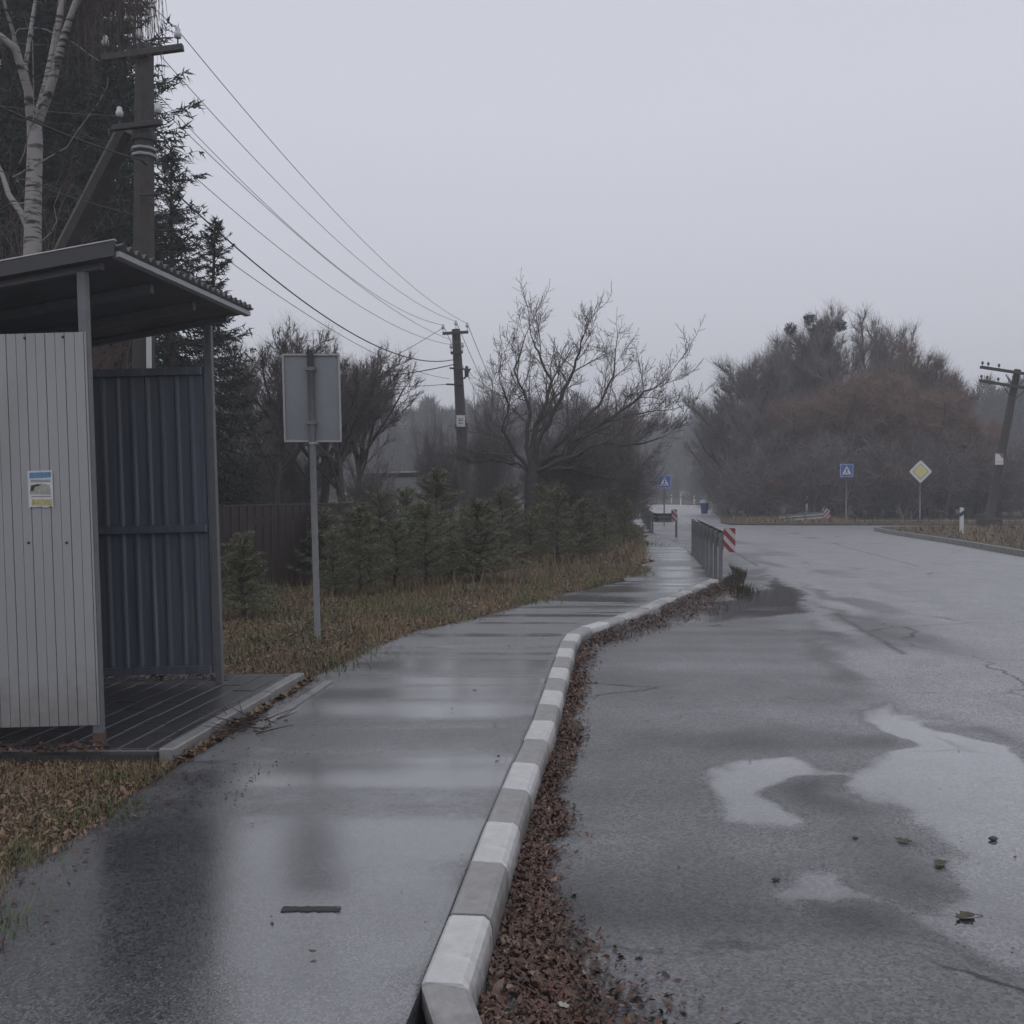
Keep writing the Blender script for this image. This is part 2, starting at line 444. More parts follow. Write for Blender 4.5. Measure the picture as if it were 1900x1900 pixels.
# ------------------------------------------------------------------ numeric helpers
def vnoise(x, y, seed=0):
    """smooth value noise on arrays"""
    def h(ix, iy):
        n = (ix.astype(np.int64) * 374761393 + iy.astype(np.int64) * 668265263 + seed * 1442695041) & 0x7fffffff
        n = ((n ^ (n >> 13)) * 1274126177) & 0x7fffffff
        return ((n ^ (n >> 16)) & 0xffff) / 65535.0
    ix, iy = np.floor(x), np.floor(y)
    fx, fy = x - ix, y - iy
    fx, fy = fx*fx*(3-2*fx), fy*fy*(3-2*fy)
    return (h(ix, iy)*(1-fx) + h(ix+1, iy)*fx)*(1-fy) + (h(ix, iy+1)*(1-fx) + h(ix+1, iy+1)*fx)*fy
def inside(px, py, poly):
    r = np.zeros(px.shape, bool)
    n = len(poly)
    for i in range(n):
        x0, y0 = poly[i]; x1, y1 = poly[(i+1) % n]
        c = ((y0 > py) != (y1 > py)) & (px < (x1-x0)*(py-y0)/((y1-y0) if y1 != y0 else 1e-9) + x0)
        r ^= c
    return r
def edge_dist(px, py, poly):
    d = np.full(px.shape, 1e9)
    n = len(poly)
    for i in range(n):
        x0, y0 = poly[i]; x1, y1 = poly[(i+1) % n]
        dx, dy = x1-x0, y1-y0
        t = np.clip(((px-x0)*dx + (py-y0)*dy) / (dx*dx+dy*dy+1e-9), 0, 1)
        d = np.minimum(d, np.hypot(px-x0-t*dx, py-y0-t*dy))
    return np.where(inside(px, py, poly), d, -d)
def interp(poly, Y):
    return np.interp(Y, [p[1] for p in poly], [p[0] for p in poly])

# ------------------------------------------------------------------ layout lines (x, y) in metres
PL = [at(u, v, PAVE) for u, v in ((-130,1900),(-20,1700),(0,1632),(150,1552),(240,1472),(330,1410),(452,1335),(560,1262),(680,1206),(742,1179),(870,1150),(960,1126),(1100,1086),(1204,1060),(1196,1020),(1190,1000),(1203,985))]
PL = [(p.x, p.y) for p in PL] + [(5.3, 46.0), (7.0, 61.0)]
PL[0] = (-2.15, 0.5)
KERB = [at(u, v, PAVE) for u, v in ((783,1832),(837,1702),(905,1527),(955,1413),(990,1338),(1015,1265),(1040,1195),(1052,1176),(1078,1164),(1130,1150),(1200,1124),(1262,1098),(1322,1073))]
KERB = [(p.x, p.y) for p in KERB]
PR = [(-0.55, 0.5)] + KERB + [(3.45, 18.0), (4.3, 25.0), (4.85, 33.5), (5.95, 46.0), (7.5, 61.0)]
def left_edge(Y): return interp(PL, Y)
def right_edge(Y): return interp(PR, Y)

# ------------------------------------------------------------------ SETTING: ground, road, pavement, verges
MB().box(-340, 340, -40, 420, -0.45, -0.04).build("ground", M_ground)["kind"] = "structure"

def axis(a):
    out = []
    for x0, x1, st in a: out += list(np.arange(x0, x1 - 1e-6, st))
    return np.array(out + [a[-1][1]])
xs = axis([(-30, -2, 2.0), (-2, -0.4, 0.2), (-0.4, 9.6, 0.05), (9.6, 16, 0.4), (16, 60, 4.0)])
ys = axis([(-8, 1.4, 0.5), (1.4, 20, 0.05), (20, 32, 0.15), (32, 60, 0.7), (60, 116, 4.0)])
GX, GY = np.meshgrid(xs, ys)
z7 = lambda q: [(p.x, p.y) for p in (at(1200 + x*0.36842, 1200 + y*0.36842, 0) for x, y in q)]
pool_a = z7([(300,640),(420,590),(800,565),(840,640),(1060,655),(1235,480),(1100,330),(1235,280),(1640,450),(1760,505),(2300,700),(2500,1300),(2200,1700),(1900,1560),(1640,1420),(1500,1270),(1650,1120),(1500,950),(1390,860),(1200,760),(1000,690),(830,700),(800,780),(930,860),(900,930),(500,890),(380,780)])
pool_b = z7([(470,1225),(850,1150),(1080,1150),(1300,1240),(1500,1330),(1700,1440),(1900,1560),(2100,1760),(1900,1720),(1500,1500),(1250,1350),(850,1345),(600,1285)])
pool_c = [(p.x, p.y) for p in (at(u, v) for u, v in ((1290,1130),(1340,1100),(1410,1095),(1425,1065),(1470,1090),(1500,1120),(1480,1140),(1400,1150),(1330,1160),(1270,1160)))]
dry = [[(p.x, p.y) for p in (at(u, v) for u, v in q)] for q in (
    ((1508,1150),(1545,1175),(1560,1205),(1575,1240),(1640,1272),(1560,1272),(1520,1230),(1500,1180)),
    ((1500,1452),(1560,1455),(1640,1510),(1700,1550),(1730,1620),(1800,1640),(1760,1670),(1640,1640),(1600,1590),(1570,1520),(1505,1490)),
    ((1530,1690),(1620,1700),(1650,1745),(1580,1740)),
    ((1790,1355),(1860,1355),(1900,1385),(1960,1420),(1900,1400)),
    ((1660,1690),(1700,1720),(1900,1830),(2000,1900),(1900,1870),(1780,1790)),
    ((1380,1060),(1420,1052),(1400,1090),(1360,1105),(1310,1120),(1370,1085)),
    ((1180,1370),(1420,1350),(1640,1365),(1650,1385),(1560,1400),(1300,1405),(1150,1400)),
    ((1500,1115),(1560,1130),(1620,1150),(1700,1190),(1640,1185),(1560,1150)),
    ((1480,1080),(1530,1098),(1570,1115),(1520,1112)))]
wx = (vnoise(GX*2.2, GY*2.2, 1) - 0.5)*0.35 + (vnoise(GX*7, GY*7, 2) - 0.5)*0.12
wy = (vnoise(GX*2.2, GY*2.2, 3) - 0.5)*0.35 + (vnoise(GX*7, GY*7, 4) - 0.5)*0.12
px_, py_ = GX + wx, GY + wy
seam = 2.70 + 0.112*GY                                     # where the bus bay meets the carriageway
edge = np.interp(GY, [0, 3, 5.5, 6.5, 7.9, 9.3, 12.7, 20, 60], [1.7, 2.02, 2.3, 2.42, 2.85, 3.05, 3.8, 4.9, 9.4])  # outline of the bright wet sheet, which spills into the bay
on_road = 1/(1 + np.exp(-(GX + wx*1.1 - edge)*6))
bands = vnoise(GX*0.5 + 7, GY*1.9, 9) - 0.5
film = 0.40 + 0.08*np.clip((GY - 6)/8, 0, 1) + bands*0.26
film = film*(1 - on_road) + (0.42 + bands*0.05)*on_road
age_sheen = -0.27*(1 - on_road) + 0.95*on_road  # older, paler asphalt, with the wet sky sheen painted into its colour too
for pl, top in ((pool_a, 1.2), (pool_b, 1.15), (pool_c, 0.85)):
    d = edge_dist(px_, py_, pl)
    k = np.clip(d/0.42 + 0.45, 0, 1); k = k*k*(3-2*k)
    film = np.maximum(film, film*(1-k) + k*top)
    age_sheen = age_sheen*(1-k*0.7) + 0.5*k*0.7
for pl in dry:
    d = edge_dist(px_, py_, pl)
    k = np.clip(d/0.20 + 0.6, 0, 1)
    film = film*(1 - k) + k*0.30
    age_sheen = age_sheen*(1 - k*0.85) - 0.62*k*0.85
# dark streaks where traffic leaves the bay, and the silt line in front of the gutter
stk = np.clip((vnoise(GX*1.6, GY*0.55, 61) - 0.60)*5, 0, 1)*np.exp(-((GX - seam - 0.5)/1.1)**2)*np.clip((GY - 8)/3, 0, 1)
age_sheen = age_sheen*(1 - stk*0.8) - 0.55*stk*0.8
kd = GX - np.interp(GY, [p[1] for p in KERB], [p[0] for p in KERB]) - 0.15
sil = np.exp(-(np.clip(kd, 0, None)/0.55)**2)*(GY < 16)*(0.6 + 0.8*(vnoise(GX*2, GY*2, 63) - 0.5))
age_sheen = age_sheen*(1 - sil*0.6) - 0.55*sil*0.6
wear = (vnoise(GX*0.8, GY*0.8, 64) - 0.5) + (vnoise(GX*2.6, GY*2.6, 65) - 0.5)*0.6
tb = (vnoise(GX*0.30 + 2, GY*1.5, 66) - 0.5) + 0.7*(vnoise(GX*0.55, GY*3.4, 67) - 0.5)
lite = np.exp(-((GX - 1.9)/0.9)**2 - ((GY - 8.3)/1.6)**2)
age_sheen = age_sheen + (wear*0.42 + tb*0.60 + lite*0.5)*(1 - on_road) + wear*0.22*on_road
film = film + (tb*0.22 + lite*0.12)*(1 - on_road)
# old tar joints in the carriageway
for off, wdt in ((8.3 - 0.117*19, 0.05), (2.70, 0.06)):
    d = np.abs(GX + wx*0.15 - (off + 0.115*GY))
    k = np.clip(1 - d/wdt, 0, 1)*(vnoise(GX*0 + 3, GY*0.35, 6) > 0.35)
    film = film*(1 - k) + k*0.2
    age_sheen = age_sheen*(1 - k) - 1.0*k
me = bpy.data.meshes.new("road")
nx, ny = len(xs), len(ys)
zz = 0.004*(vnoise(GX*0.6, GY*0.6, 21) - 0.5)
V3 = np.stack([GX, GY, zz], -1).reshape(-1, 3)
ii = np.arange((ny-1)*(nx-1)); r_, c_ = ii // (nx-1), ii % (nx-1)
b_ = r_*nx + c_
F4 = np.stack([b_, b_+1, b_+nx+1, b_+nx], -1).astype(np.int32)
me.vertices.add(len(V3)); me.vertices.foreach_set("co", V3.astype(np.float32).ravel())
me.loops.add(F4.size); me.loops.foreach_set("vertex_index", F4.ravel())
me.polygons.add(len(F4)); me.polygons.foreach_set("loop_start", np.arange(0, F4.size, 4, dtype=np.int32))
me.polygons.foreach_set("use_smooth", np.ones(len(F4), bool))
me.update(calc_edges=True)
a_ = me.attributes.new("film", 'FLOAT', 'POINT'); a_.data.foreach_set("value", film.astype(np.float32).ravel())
a_ = me.attributes.new("age_sheen", 'FLOAT', 'POINT'); a_.data.foreach_set("value", age_sheen.astype(np.float32).ravel())
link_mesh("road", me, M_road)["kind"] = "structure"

# pavement: a slab between its two edges
py = axis([(0.5, 16, 0.06), (16, 34, 0.2), (34, 61, 1.0)])
nc = 33
tt = np.linspace(0, 1, nc)
lx = left_edge(py) + (vnoise(py*1.7, py*0, 31) - 0.5)*0.10 + (vnoise(py*0.5, py*0, 32) - 0.5)*0.10 + np.where(py > 15, (vnoise(py*0.8, py*0, 35) - 0.5)*0.5, 0)
rx = right_edge(py) - 0.004
PX = lx[:, None]*(1-tt) + rx[:, None]*tt
PY = np.repeat(py[:, None], nc, 1)
PZ = PAVE + 0.006*(vnoise(PX*0.9, PY*1.6, 33) - 0.5) + 0.011*(vnoise(PX*0.22, PY*2.1, 36) - 0.5)*np.clip((np.minimum(tt, 1-tt)/0.06), 0, 1)
pf = 0.62 + 0.46*(vnoise(PX*0.30 + 3, PY*2.3, 41) - 0.5) + (0.26 + 0.50*np.clip((PY-6)/3, 0, 1))*(vnoise(PX*0.45, PY*5.2, 46) - 0.5) + 0.25*(vnoise(PX*0.6, PY*0.7, 42) - 0.5)
pf += 0.16*np.clip((4.6 - PY)/1.0, 0, 1)
pf -= 0.30*np.clip(1 - np.abs(PX - rx[:, None])/0.18, 0, 1)*(vnoise(PX*0, PY*1.3, 43))
pf -= 0.35*np.clip(1 - np.abs(PX - lx[:, None])/0.35, 0, 1)*vnoise(PX*2, PY*1.1, 44)
pf -= 0.30*((PY > 10.8) & (PY < 13.5))*(vnoise(PX*0.4, PY*6.0, 45) > 0.62)
for Yj, x0, x1 in ((5.55, 0.0, 0.55), (3.62, 0.62, 0.9), (4.15, 0.15, 0.45), (7.6, 0.2, 0.8)):
    pf += 0.30*np.clip(1 - np.abs(PY - Yj - 0.03*(vnoise(PX*2, PY*0, 51) - 0.5))/0.05, 0, 1)*np.clip((vnoise(PX*1.3, PY*0+Yj, 52) - 0.3)*3, 0, 1)
verts = np.stack([PX, PY, PZ], -1).reshape(-1, 3)
nr = len(py)
ii = np.arange((nr-1)*(nc-1)); r_, c_ = ii // (nc-1), ii % (nc-1); b_ = r_*nc + c_
F = np.stack([b_, b_+1, b_+nc+1, b_+nc], -1).tolist()
V = verts.tolist(); fl = pf.reshape(-1).tolist()
n0 = len(V)
for i in range(nr):
    V.append((PX[i, 0]-0.03, py[i], -0.02)); V.append((PX[i, -1], py[i], -0.02)); fl += [0.3, 0.3]
for i in range(nr-1):
    F.append([i*nc, (i+1)*nc, n0+2*(i+1), n0+2*i])
    F.append([(i+1)*nc+nc-1, i*nc+nc-1, n0+2*i+1, n0+2*(i+1)+1])
me = bpy.data.meshes.new("pavement"); me.from_pydata(V, [], F)
me.polygons.foreach_set("use_smooth", [k < len(ii) for k in range(len(F))]); me.update()
a_ = me.attributes.new("film", 'FLOAT', 'POINT'); a_.data.foreach_set("value", fl)
link_mesh("pavement", me, M_pave)["kind"] = "structure"

def verge(name, outline, z):
    """earth bank with a soft shoulder; outline counter-clockwise"""
    n = len(outline); cx = []
    P = [Vector((x, y)) for x, y in outline]
    inner = []
    for i in range(n):
        a, b, c = P[i-1], P[i], P[(i+1) % n]
        d1 = (b-a).normalized(); d2 = (c-b).normalized()
        nn = Vector((-(d1.y+d2.y), d1.x+d2.x))
        if nn.length < 1e-6: nn = Vector((-d1.y, d1.x))
        inner.append(b + nn.normalized()*0.12)
    V = [(p.x, p.y, -0.05) for p in P] + [(p.x, p.y, z*0.55) for p in P] + [(p.x, p.y, z) for p in inner]
    F = [[i, (i+1) % n, n+(i+1) % n, n+i] for i in range(n)] + [[n+i, n+(i+1) % n, 2*n+(i+1) % n, 2*n+i] for i in range(n)]
    F.append([2*n+i for i in range(n)])
    o = MB().poly(V, F).build(name, M_soil)
    o["kind"] = "structure"
    return o
lv = [(float(x)+0.02, float(y)) for x, y in zip(left_edge(np.arange(0.6, 46, 0.5)), np.arange(0.6, 46, 0.5))]
LEFT_VERGE = lv + [(7.1, 61), (13.2, 100), (-70, 100), (-70, 0.6)]
verge("verge", LEFT_VERGE, 0.132)
FAR_VERGE = [(9.9, 46.4), (13, 46.0), (17, 45.9), (26, 45.2), (90, 43), (90, 300), (-80, 300), (-80, 112), (14.5, 112), (19.5, 106), (12.2, 60), (10.0, 49)]
verge("verge", FAR_VERGE, 0.09)
ISLAND = [(13.85, 38.4), (13.6, 36.6), (13.1, 30.8), (12.25, 24.2), (11.1, 14), (10.3, 7), (9.5, 0), (60, 0), (60, 40.5), (17, 41.6), (14.9, 41.0), (14.1, 39.8)]
verge("traffic_island", ISLAND, 0.13)
tag(MB().box(16.6, 60, 48.6, 51.2, 0.05, 0.098).build("footpath", M_pave), kind="structure")
# kerb of the island
kb = MB()
kp = [(14.9, 41.0), (14.1, 39.8), (13.85, 38.4), (13.6, 36.6), (13.1, 30.8), (12.25, 24.2), (11.1, 14), (10.3, 7), (9.5, 0)]
for a, b in zip(kp[:-1], kp[1:]):
    d = (Vector(b)-Vector(a)).normalized(); nrm = Vector((d.y, -d.x))
    q = [Vector(a)+nrm*0.02, Vector(b)+nrm*0.02, Vector(b)-nrm*0.13, Vector(a)-nrm*0.13]
    kb.prism([(p.x, p.y) for p in q][::-1], -0.04, 0.145)
tag(kb.build("island_kerb", M_conc), kind="structure")

# ------------------------------------------------------------------ kerb stones (painted alternately)
def resample(path, step):
    P = [Vector(p) for p in path]
    out, acc, i, cur = [P[0]], 0.0, 1, P[0]
    while i < len(P):
        seg = (P[i]-cur).length
        if acc + seg >= step:
            cur = cur + (P[i]-cur)*((step-acc)/seg); out.append(cur); acc = 0.0
        else:
            acc += seg; cur = P[i]; i += 1
    return out
rng = random.Random(5)
ks = resample(KERB, 0.497)
def kerb_stone(a, b, k, za=PAVE, zb=PAVE):
    d = (b-a); L = d.length; ang = math.atan2(d.y, d.x)
    white = (k % 2 == 0)
    buried = a.y > 10.9
    dz = rng.uniform(-0.004, 0.005)
    g = rng.uniform(0.004, 0.008); z_in, z_out = rng.uniform(-0.003, 0.003), rng.uniform(-0.005, 0.003)
    prof = [(-0.002, -0.05), (-0.002, 0.006+dz), (0.008, 0.012+dz), (0.118, 0.010+dz+z_out), (0.138, -0.006+dz+z_out), (0.146, -0.03), (0.158, -0.20)]
    n = len(prof)
    P = []
    for s, z in ((g, za), (L-g, zb)):
        for x, h in prof: P.append((s, -x, z+h))
    F = [[i, i+1, n+i+1, n+i] for i in range(n-1)] + [[n-1, 0, n, 2*n-1], list(reversed(range(n))), [n+i for i in range(n)]]
    o = MB().poly(P, [f[::-1] for f in F]).build("kerb_stone", (MAT("dirty_worn_kerb_paint", (0.40, 0.39, 0.385), 0.5, 0.25, 8.0, bump=0.4, bscale=60, dirt_or_sheen=((0.14, 0.13, 0.125), 7.0, 0.52)) if buried else M_kwhite) if white else M_kgrey)
    o.location = (a.x, a.y, 0); o.rotation_euler = (0, 0, ang + rng.uniform(-0.008, 0.008))
    if buried: lab = "dirty weathered kerb stone of the curved run beyond the bend, half buried in leaves"
    elif k == 0: lab = "largest white painted kerb stone, at the near end of the kerb run"
    elif white: lab = "white painted kerb stone in the alternating run between pavement and bus bay"
    else: lab = "unpainted grey kerb stone in the alternating run between pavement and bus bay"
    tag(o, lab, "kerb stone", "kerb stones along the bus bay")
    return o
for k in range(len(ks)-1): kerb_stone(ks[k], ks[k+1], k)
# the lowered stone at the near end, turning to the road
o = kerb_stone(Vector((-0.115, 2.55)), Vector((ks[0].x+0.002, ks[0].y-0.004)), 1, 0.012, PAVE-0.004)
o["label"] = "grey lowered kerb stone sloping down at the near end of the run"

# ------------------------------------------------------------------ bus shelter
TILT = math.radians(-1.55)
SB = at(183, 1378, 0.21)
SK = 0.1126
shelter = thing("bus_shelter", SB, "small metal bus shelter with pale side wall, dark inner wall and single-pitch roof", "bus shelter")
shelter.rotation_euler = (0, TILT, 0)
def sk(p): return Vector((p[0] + SK*p[1], p[1], p[2]))
DEPTH, LEN = 1.75, 1.80
XF = -0.045
def roof_z(x): return 2.69 + 0.157*(x - 0.19)
def profiled(x0, x1, y, z0, z1, n_side, pitch=0.105, depth=0.010, thick=0.004):
    """profiled sheet in the x-z plane at y, ribs along z"""
    prof = []
    x = x0
    i = 0
    while x < x1 - 1e-6:
        w = (0.0035 if i % 2 else 0.0055) if pitch < 0.06 else 0.040
        sl_ = 0.001 if pitch < 0.06 else 0.012
        d = depth*(0.6 if i % 2 else 1.0)
        for dx, dy in ((0, 0), (pitch-w, 0), (pitch-w+sl_, d), (pitch-sl_, d)):
            if x+dx < x1: prof.append((x+dx, dy))
        x += pitch; i += 1
    prof.append((x1, 0))
    n = len(prof)
    P = []
    for zq in (z0, z1):
        for off in (0, thick):
            for xx, dy in prof: P.append(sk((xx, y + n_side*dy + off, zq)))
    F = []
    for i in range(n-1):
        F.append([i, i+1, 2*n+i+1, 2*n+i]); F.append([n+i+1, n+i, 3*n+i, 3*n+i+1])
        F.append([2*n+i, 2*n+i+1, 3*n+i+1, 3*n+i]); F.append([i+1, i, n+i, n+i+1])
    F += [[0, 2*n, 3*n, n], [n-1, 2*n-1, 4*n-1, 3*n-1]]
    return MB().poly(P, F)
PZ0, PZ1 = 0.105, 2.275
near_p = profiled(-DEPTH, 0.024, -0.028, PZ0, PZ1, 1, pitch=0.0535, depth=0.008).build("side_wall", M_galv, shelter)
tag(near_p, "pale galvanised side wall nearest the camera")
far_p = profiled(-DEPTH, XF-0.02, LEN-0.03, 0.08, 2.275, -1, pitch=0.107, depth=0.020).build("side_wall", M_dark, shelter)
tag(far_p, "dark graphite side wall at the far end")
# back wall: ribs along z in the y-z plane
bw = MB()
yy = 0.02
while yy < LEN - 0.1:
    bw.box(-DEPTH-0.012, -DEPTH-0.004, yy, yy+0.092, 0.09, 2.275, sk); bw.box(-DEPTH-0.004, -DEPTH+0.004, yy+0.093, yy+0.104, 0.09, 2.275, sk); yy += 0.105
bw.build("back_wall", M_dark, shelter)
for (x, y, top) in ((0.0, 0.0, 1), (XF, LEN, 1), (-DEPTH, 0.0, 0), (-DEPTH, LEN, 0)):
    z1 = roof_z(x) - 0.052
    MB().bbox(x-0.022, x+0.028, y-0.018, y+0.027, -0.04, z1, 0.004, sk).build("post", M_steel, shelter)
rp = MB().bbox(-0.0245, 0.0305, -0.0205, 0.0295, -0.02, 0.06, 0.003, sk).build("post_foot", M_rust, shelter)
MB().bbox(-DEPTH+0.03, XF-0.03, LEN-0.035-0.045, LEN-0.048, 1.10, 1.155, 0.003, sk).build("wall_rail", M_dark, shelter)
MB().bbox(-DEPTH+0.03, XF-0.03, LEN-0.08, LEN-0.048, 2.235, 2.29, 0.003, sk).build("wall_rail", M_dark, shelter)
MB().bbox(-DEPTH+0.03, XF-0.03, LEN-0.08, LEN-0.048, 0.075, 0.13, 0.003, sk).build("wall_rail", M_dark, shelter)
for zr in (1.10, 2.23): MB().bbox(-DEPTH+0.03, -0.03, -0.018, 0.02, zr, zr+0.045, 0.003, sk).build("wall_rail", M_steel, shelter)
# roof: corrugated sheet, waves along y, running down the slope in x
Y0, Y1, XE, XB = -0.075, 1.885, 0.265, -DEPTH-0.22
rm = MB(); P = []; F = []
ny_ = 22*8
for j in range(ny_+1):
    y = Y0 + (Y1-Y0)*j/ny_
    w = 0.017*math.sin(2*math.pi*22*j/ny_)
    for x in (XB, XE):
        P.append(sk((x, y, roof_z(x)+0.03+w)))
        P.append(sk((x, y, roof_z(x)+0.026+w)))
for j in range(ny_):
    a = 4*j
    F += [[a, a+2, a+6, a+4], [a+1, a+5, a+7, a+3], [a+2, a+3, a+7, a+6], [a, a+4, a+5, a+1]]
F += [[0, 1, 3, 2], [4*ny_, 4*ny_+2, 4*ny_+3, 4*ny_+1]]
rm.poly(P, F, True); roof = rm.build("roof", M_roofs, shelter)
def slope_box(x0, x1, y0, y1, dz0, dz1):
    mb = MB()
    P = [sk((x, y, roof_z(x)+dz)) for dz in (dz0, dz1) for x, y in ((x0,y0),(x1,y0),(x1,y1),(x0,y1))]
    return mb.poly(P, [(3,2,1,0),(4,5,6,7),(0,1,5,4),(1,2,6,5),(2,3,7,6),(3,0,4,7)])
slope_box(XB, 0.20, Y0+0.01, Y1-0.03, -0.012, 0.0).build("soffit_sheet", M_roofs, roof)
slope_box(XB, 0.225, Y0-0.012, Y0+0.008, -0.022, 0.060).build("fascia", MAT("dark_fascia", (0.042, 0.042, 0.046), 0.5, 0.2, 8), roof)
slope_box(XB, 0.23, Y0-0.016, Y0+0.010, 0.061, 0.067).build("trim", MAT("bright_drip_edge", (0.5, 0.5, 0.51), 0.35), roof)
slope_box(0.205, 0.245, Y0+0.009, Y1-0.01, -0.026, 0.004).build("eave_trim", M_steelp, roof)
for yb in (0.60, 1.21): slope_box(XB+0.05, 0.10, yb, yb+0.05, -0.068, -0.013).build("rafter", M_steel, roof)
for yb in (0.0, LEN-0.02): slope_box(XB+0.05, 0.10, yb, yb+0.05, -0.052, -0.013).build("rafter", M_steel, roof)
scr0 = MB().lathe([(0.0075, 0), (0.0075, 0.004), (0.004, 0.007), (0.001, 0.008)], (0, 0, 0), 8).build("screw", M_iron, shelter)
k = 0
for xs_, zs_ in ((-0.10, 2.25), (-0.31, 2.25), (-0.12, 1.12), (-0.33, 1.125), (-0.55, 1.12), (-0.75, 1.12), (-0.55, 2.25)):
    s = scr0 if k == 0 else scr0.copy()
    if k: C.objects.link(s); s.parent = shelter
    s.location = sk((xs_, -0.029, zs_)); s.rotation_euler = (math.pi/2, 0, 0); k += 1
# flyer taped to the pale wall
FP = atY(75, 907, SB.y - 0.036)
fly = thing("flyer", FP, "small torn paper flyer stuck on the pale shelter wall", "flyer")
fly.rotation_euler = (0, TILT, 0)
hw, hh = 0.068, 0.100
r2 = random.Random(3)
bot = [(-hw + 2*hw*i/8, -hh + r2.uniform(-0.004, 0.006)) for i in range(9)]
MB().plate(bot + [(hw, hh), (-hw, hh)], 0, 0.003).build("sheet", M_paper, fly)
def inkmat(n, c): return MAT(n, c, 0.6, 0.35, 60)
MB().plate([(-0.058, 0.058), (0.060, 0.062), (0.060, 0.092), (-0.058, 0.090)], -0.0015, 0.0005).build("heading", inkmat("blue_ink", (0.10, 0.22, 0.38)), fly)
MB().plate([(-0.060, -0.028), (0.058, -0.034), (0.052, 0.018), (0.01, 0.030), (-0.052, 0.022)], -0.0014, 0.0005).build("picture", inkmat("grey_green_ink", (0.30, 0.33, 0.29)), fly)
MB().plate([(-0.055, -0.012), (-0.038, -0.010), (-0.030, 0.012), (0.004, 0.020), (-0.012, 0.028), (-0.050, 0.018)], -0.0026, -0.0012).build("picture_mark", inkmat("dark_ink", (0.035, 0.03, 0.03)), fly)
for zc in (0.046, 0.038, -0.044):
    MB().plate([(-0.052, zc), (0.056, zc-0.001), (0.056, zc+0.003), (-0.052, zc+0.004)], -0.0014, 0.0005).build("print_line", inkmat("grey_ink", (0.16, 0.15, 0.16)), fly)
MB().plate([(-0.050, -0.090), (0.060, -0.092), (0.062, -0.058), (-0.046, -0.056)], -0.0015, 0.0005).build("footer", inkmat("yellow_ink", (0.40, 0.36, 0.16)), fly)

# ------------------------------------------------------------------ platform of the shelter
A = at(322, 1392, 0.20); B = at(566, 1251, 0.20)
SKP = (B.x-A.x)/(B.y-A.y); PLN = B.y-A.y
def pk(p): return Vector((A.x + p[0] + SKP*p[1], A.y + p[1], p[2]))
M_slab = MAT("dark_wet_paving_slab", (0.040, 0.039, 0.042), 0.32, 0.3, 7.0, bump=0.2, bscale=60)
M_bed = MAT("joint_bed_sheen", (0.20, 0.195, 0.19), 0.5, 0.25, 30.0)  # pale tone paints in the sky reflection of the wet grooves
plat = thing("shelter_platform", pk((-1.1, PLN/2, 0)), "paved platform of narrow dark slabs under the bus shelter", "platform")
po = Vector(plat.location)
MB().box(-2.35, -0.085, 0.02, PLN, 0.0, 0.196, pk).build("joint_bed", M_bed, plat, po)
sl = MB(); x = -2.33; r2 = random.Random(11); row = 0
while x < -0.12:
    y = 0.02 + (0.2 if row % 2 else 0.0) - 0.2
    while y < PLN:
        y0, y1 = max(y, 0.021), min(y+0.396, PLN)
        h = r2.uniform(-0.002, 0.003)
        if y1 - y0 > 0.05: sl.bbox(x, min(x+0.142, -0.09), y0, y1, 0.15, 0.2045+h, 0.004, pk)
        y += 0.4
    x += 0.156; row += 1
sl.build("slabs", M_slab, plat, po)
M_edge = MAT("pale_wet_edging", (0.22, 0.215, 0.215), 0.38, 0.22, 9.0, bump=0.3, bscale=70, dirt_or_sheen=((0.10, 0.09, 0.08), 5.0, 0.57))
ed0 = None
for i, (y0, y1) in enumerate(((0.0, 0.55), (0.555, 0.98), (0.985, 1.55), (1.555, PLN-0.01))):
    e0 = MB().bbox(-0.083, 0.0, y0, y1, -0.02, 0.209 + (0.006 if i % 2 else 0), 0.008, pk).build("edging_stone", M_edge, None, pk((0, (y0+y1)/2, 0)))
    e0.location = pk((0, (y0+y1)/2, 0))
    tag(e0, ["edging stone of the shelter platform nearest the camera, its end dark with leaves", "short edging stone of the shelter platform beside the heap of dead twigs",
             "long edging stone of the shelter platform in front of the far shelter post", "farthest edging stone of the shelter platform by the leafy verge"][i], "edging stone", "edging stones of the platform")
e1 = MB().bbox(0.16, 0.22, 0.75, PLN-0.02, -0.02, 0.158, 0.006, pk).build("path_edging", M_edge, None, pk((0.2, 1.5, 0)))
e1.location = pk((0.2, 1.5, 0))
tag(e1, "low concrete strip edging the pavement beside the platform, half buried in leaves", "edging")
MB().box(-2.35, -0.087, -0.06, 0.018, -0.02, 0.188, pk).build("front_edge", M_slab, plat, po)

# ------------------------------------------------------------------ stop sign seen from behind
sb = at(588, 1186, 0.14)
sg = thing("bus_stop_sign", sb, "tall rectangular roadside sign seen from its grey back, on a steel post", "road sign")
ob = Vector(sb)
zt = atY(580, 655, sb.y).z; zb = atY(580, 820, sb.y).z
lean = -0.012*1.0
def sgm(p): return Vector((ob.x + p[0] + (-0.022)*(p[2]-0.14), ob.y + p[1], p[2]))
MB().tube([sgm((0, 0.035, 0.05)), sgm((0, 0.035, zb-0.01)), sgm((0, 0.035, zt+0.03))], 0.032, 12).build("post", M_steel, sg, ob)
hwS = 0.285
pnl = MB().box(-hwS+0.012, hwS-0.012, 0.076, 0.079, zb+0.012, zt-0.012, sgm).build("sign_panel", M_signback, sg, ob)
fr = MB()
fr.bbox(-hwS, hwS, 0.058, 0.082, zt-0.018, zt, 0.002, sgm).bbox(-hwS, hwS, 0.058, 0.082, zb, zb+0.018, 0.002, sgm)
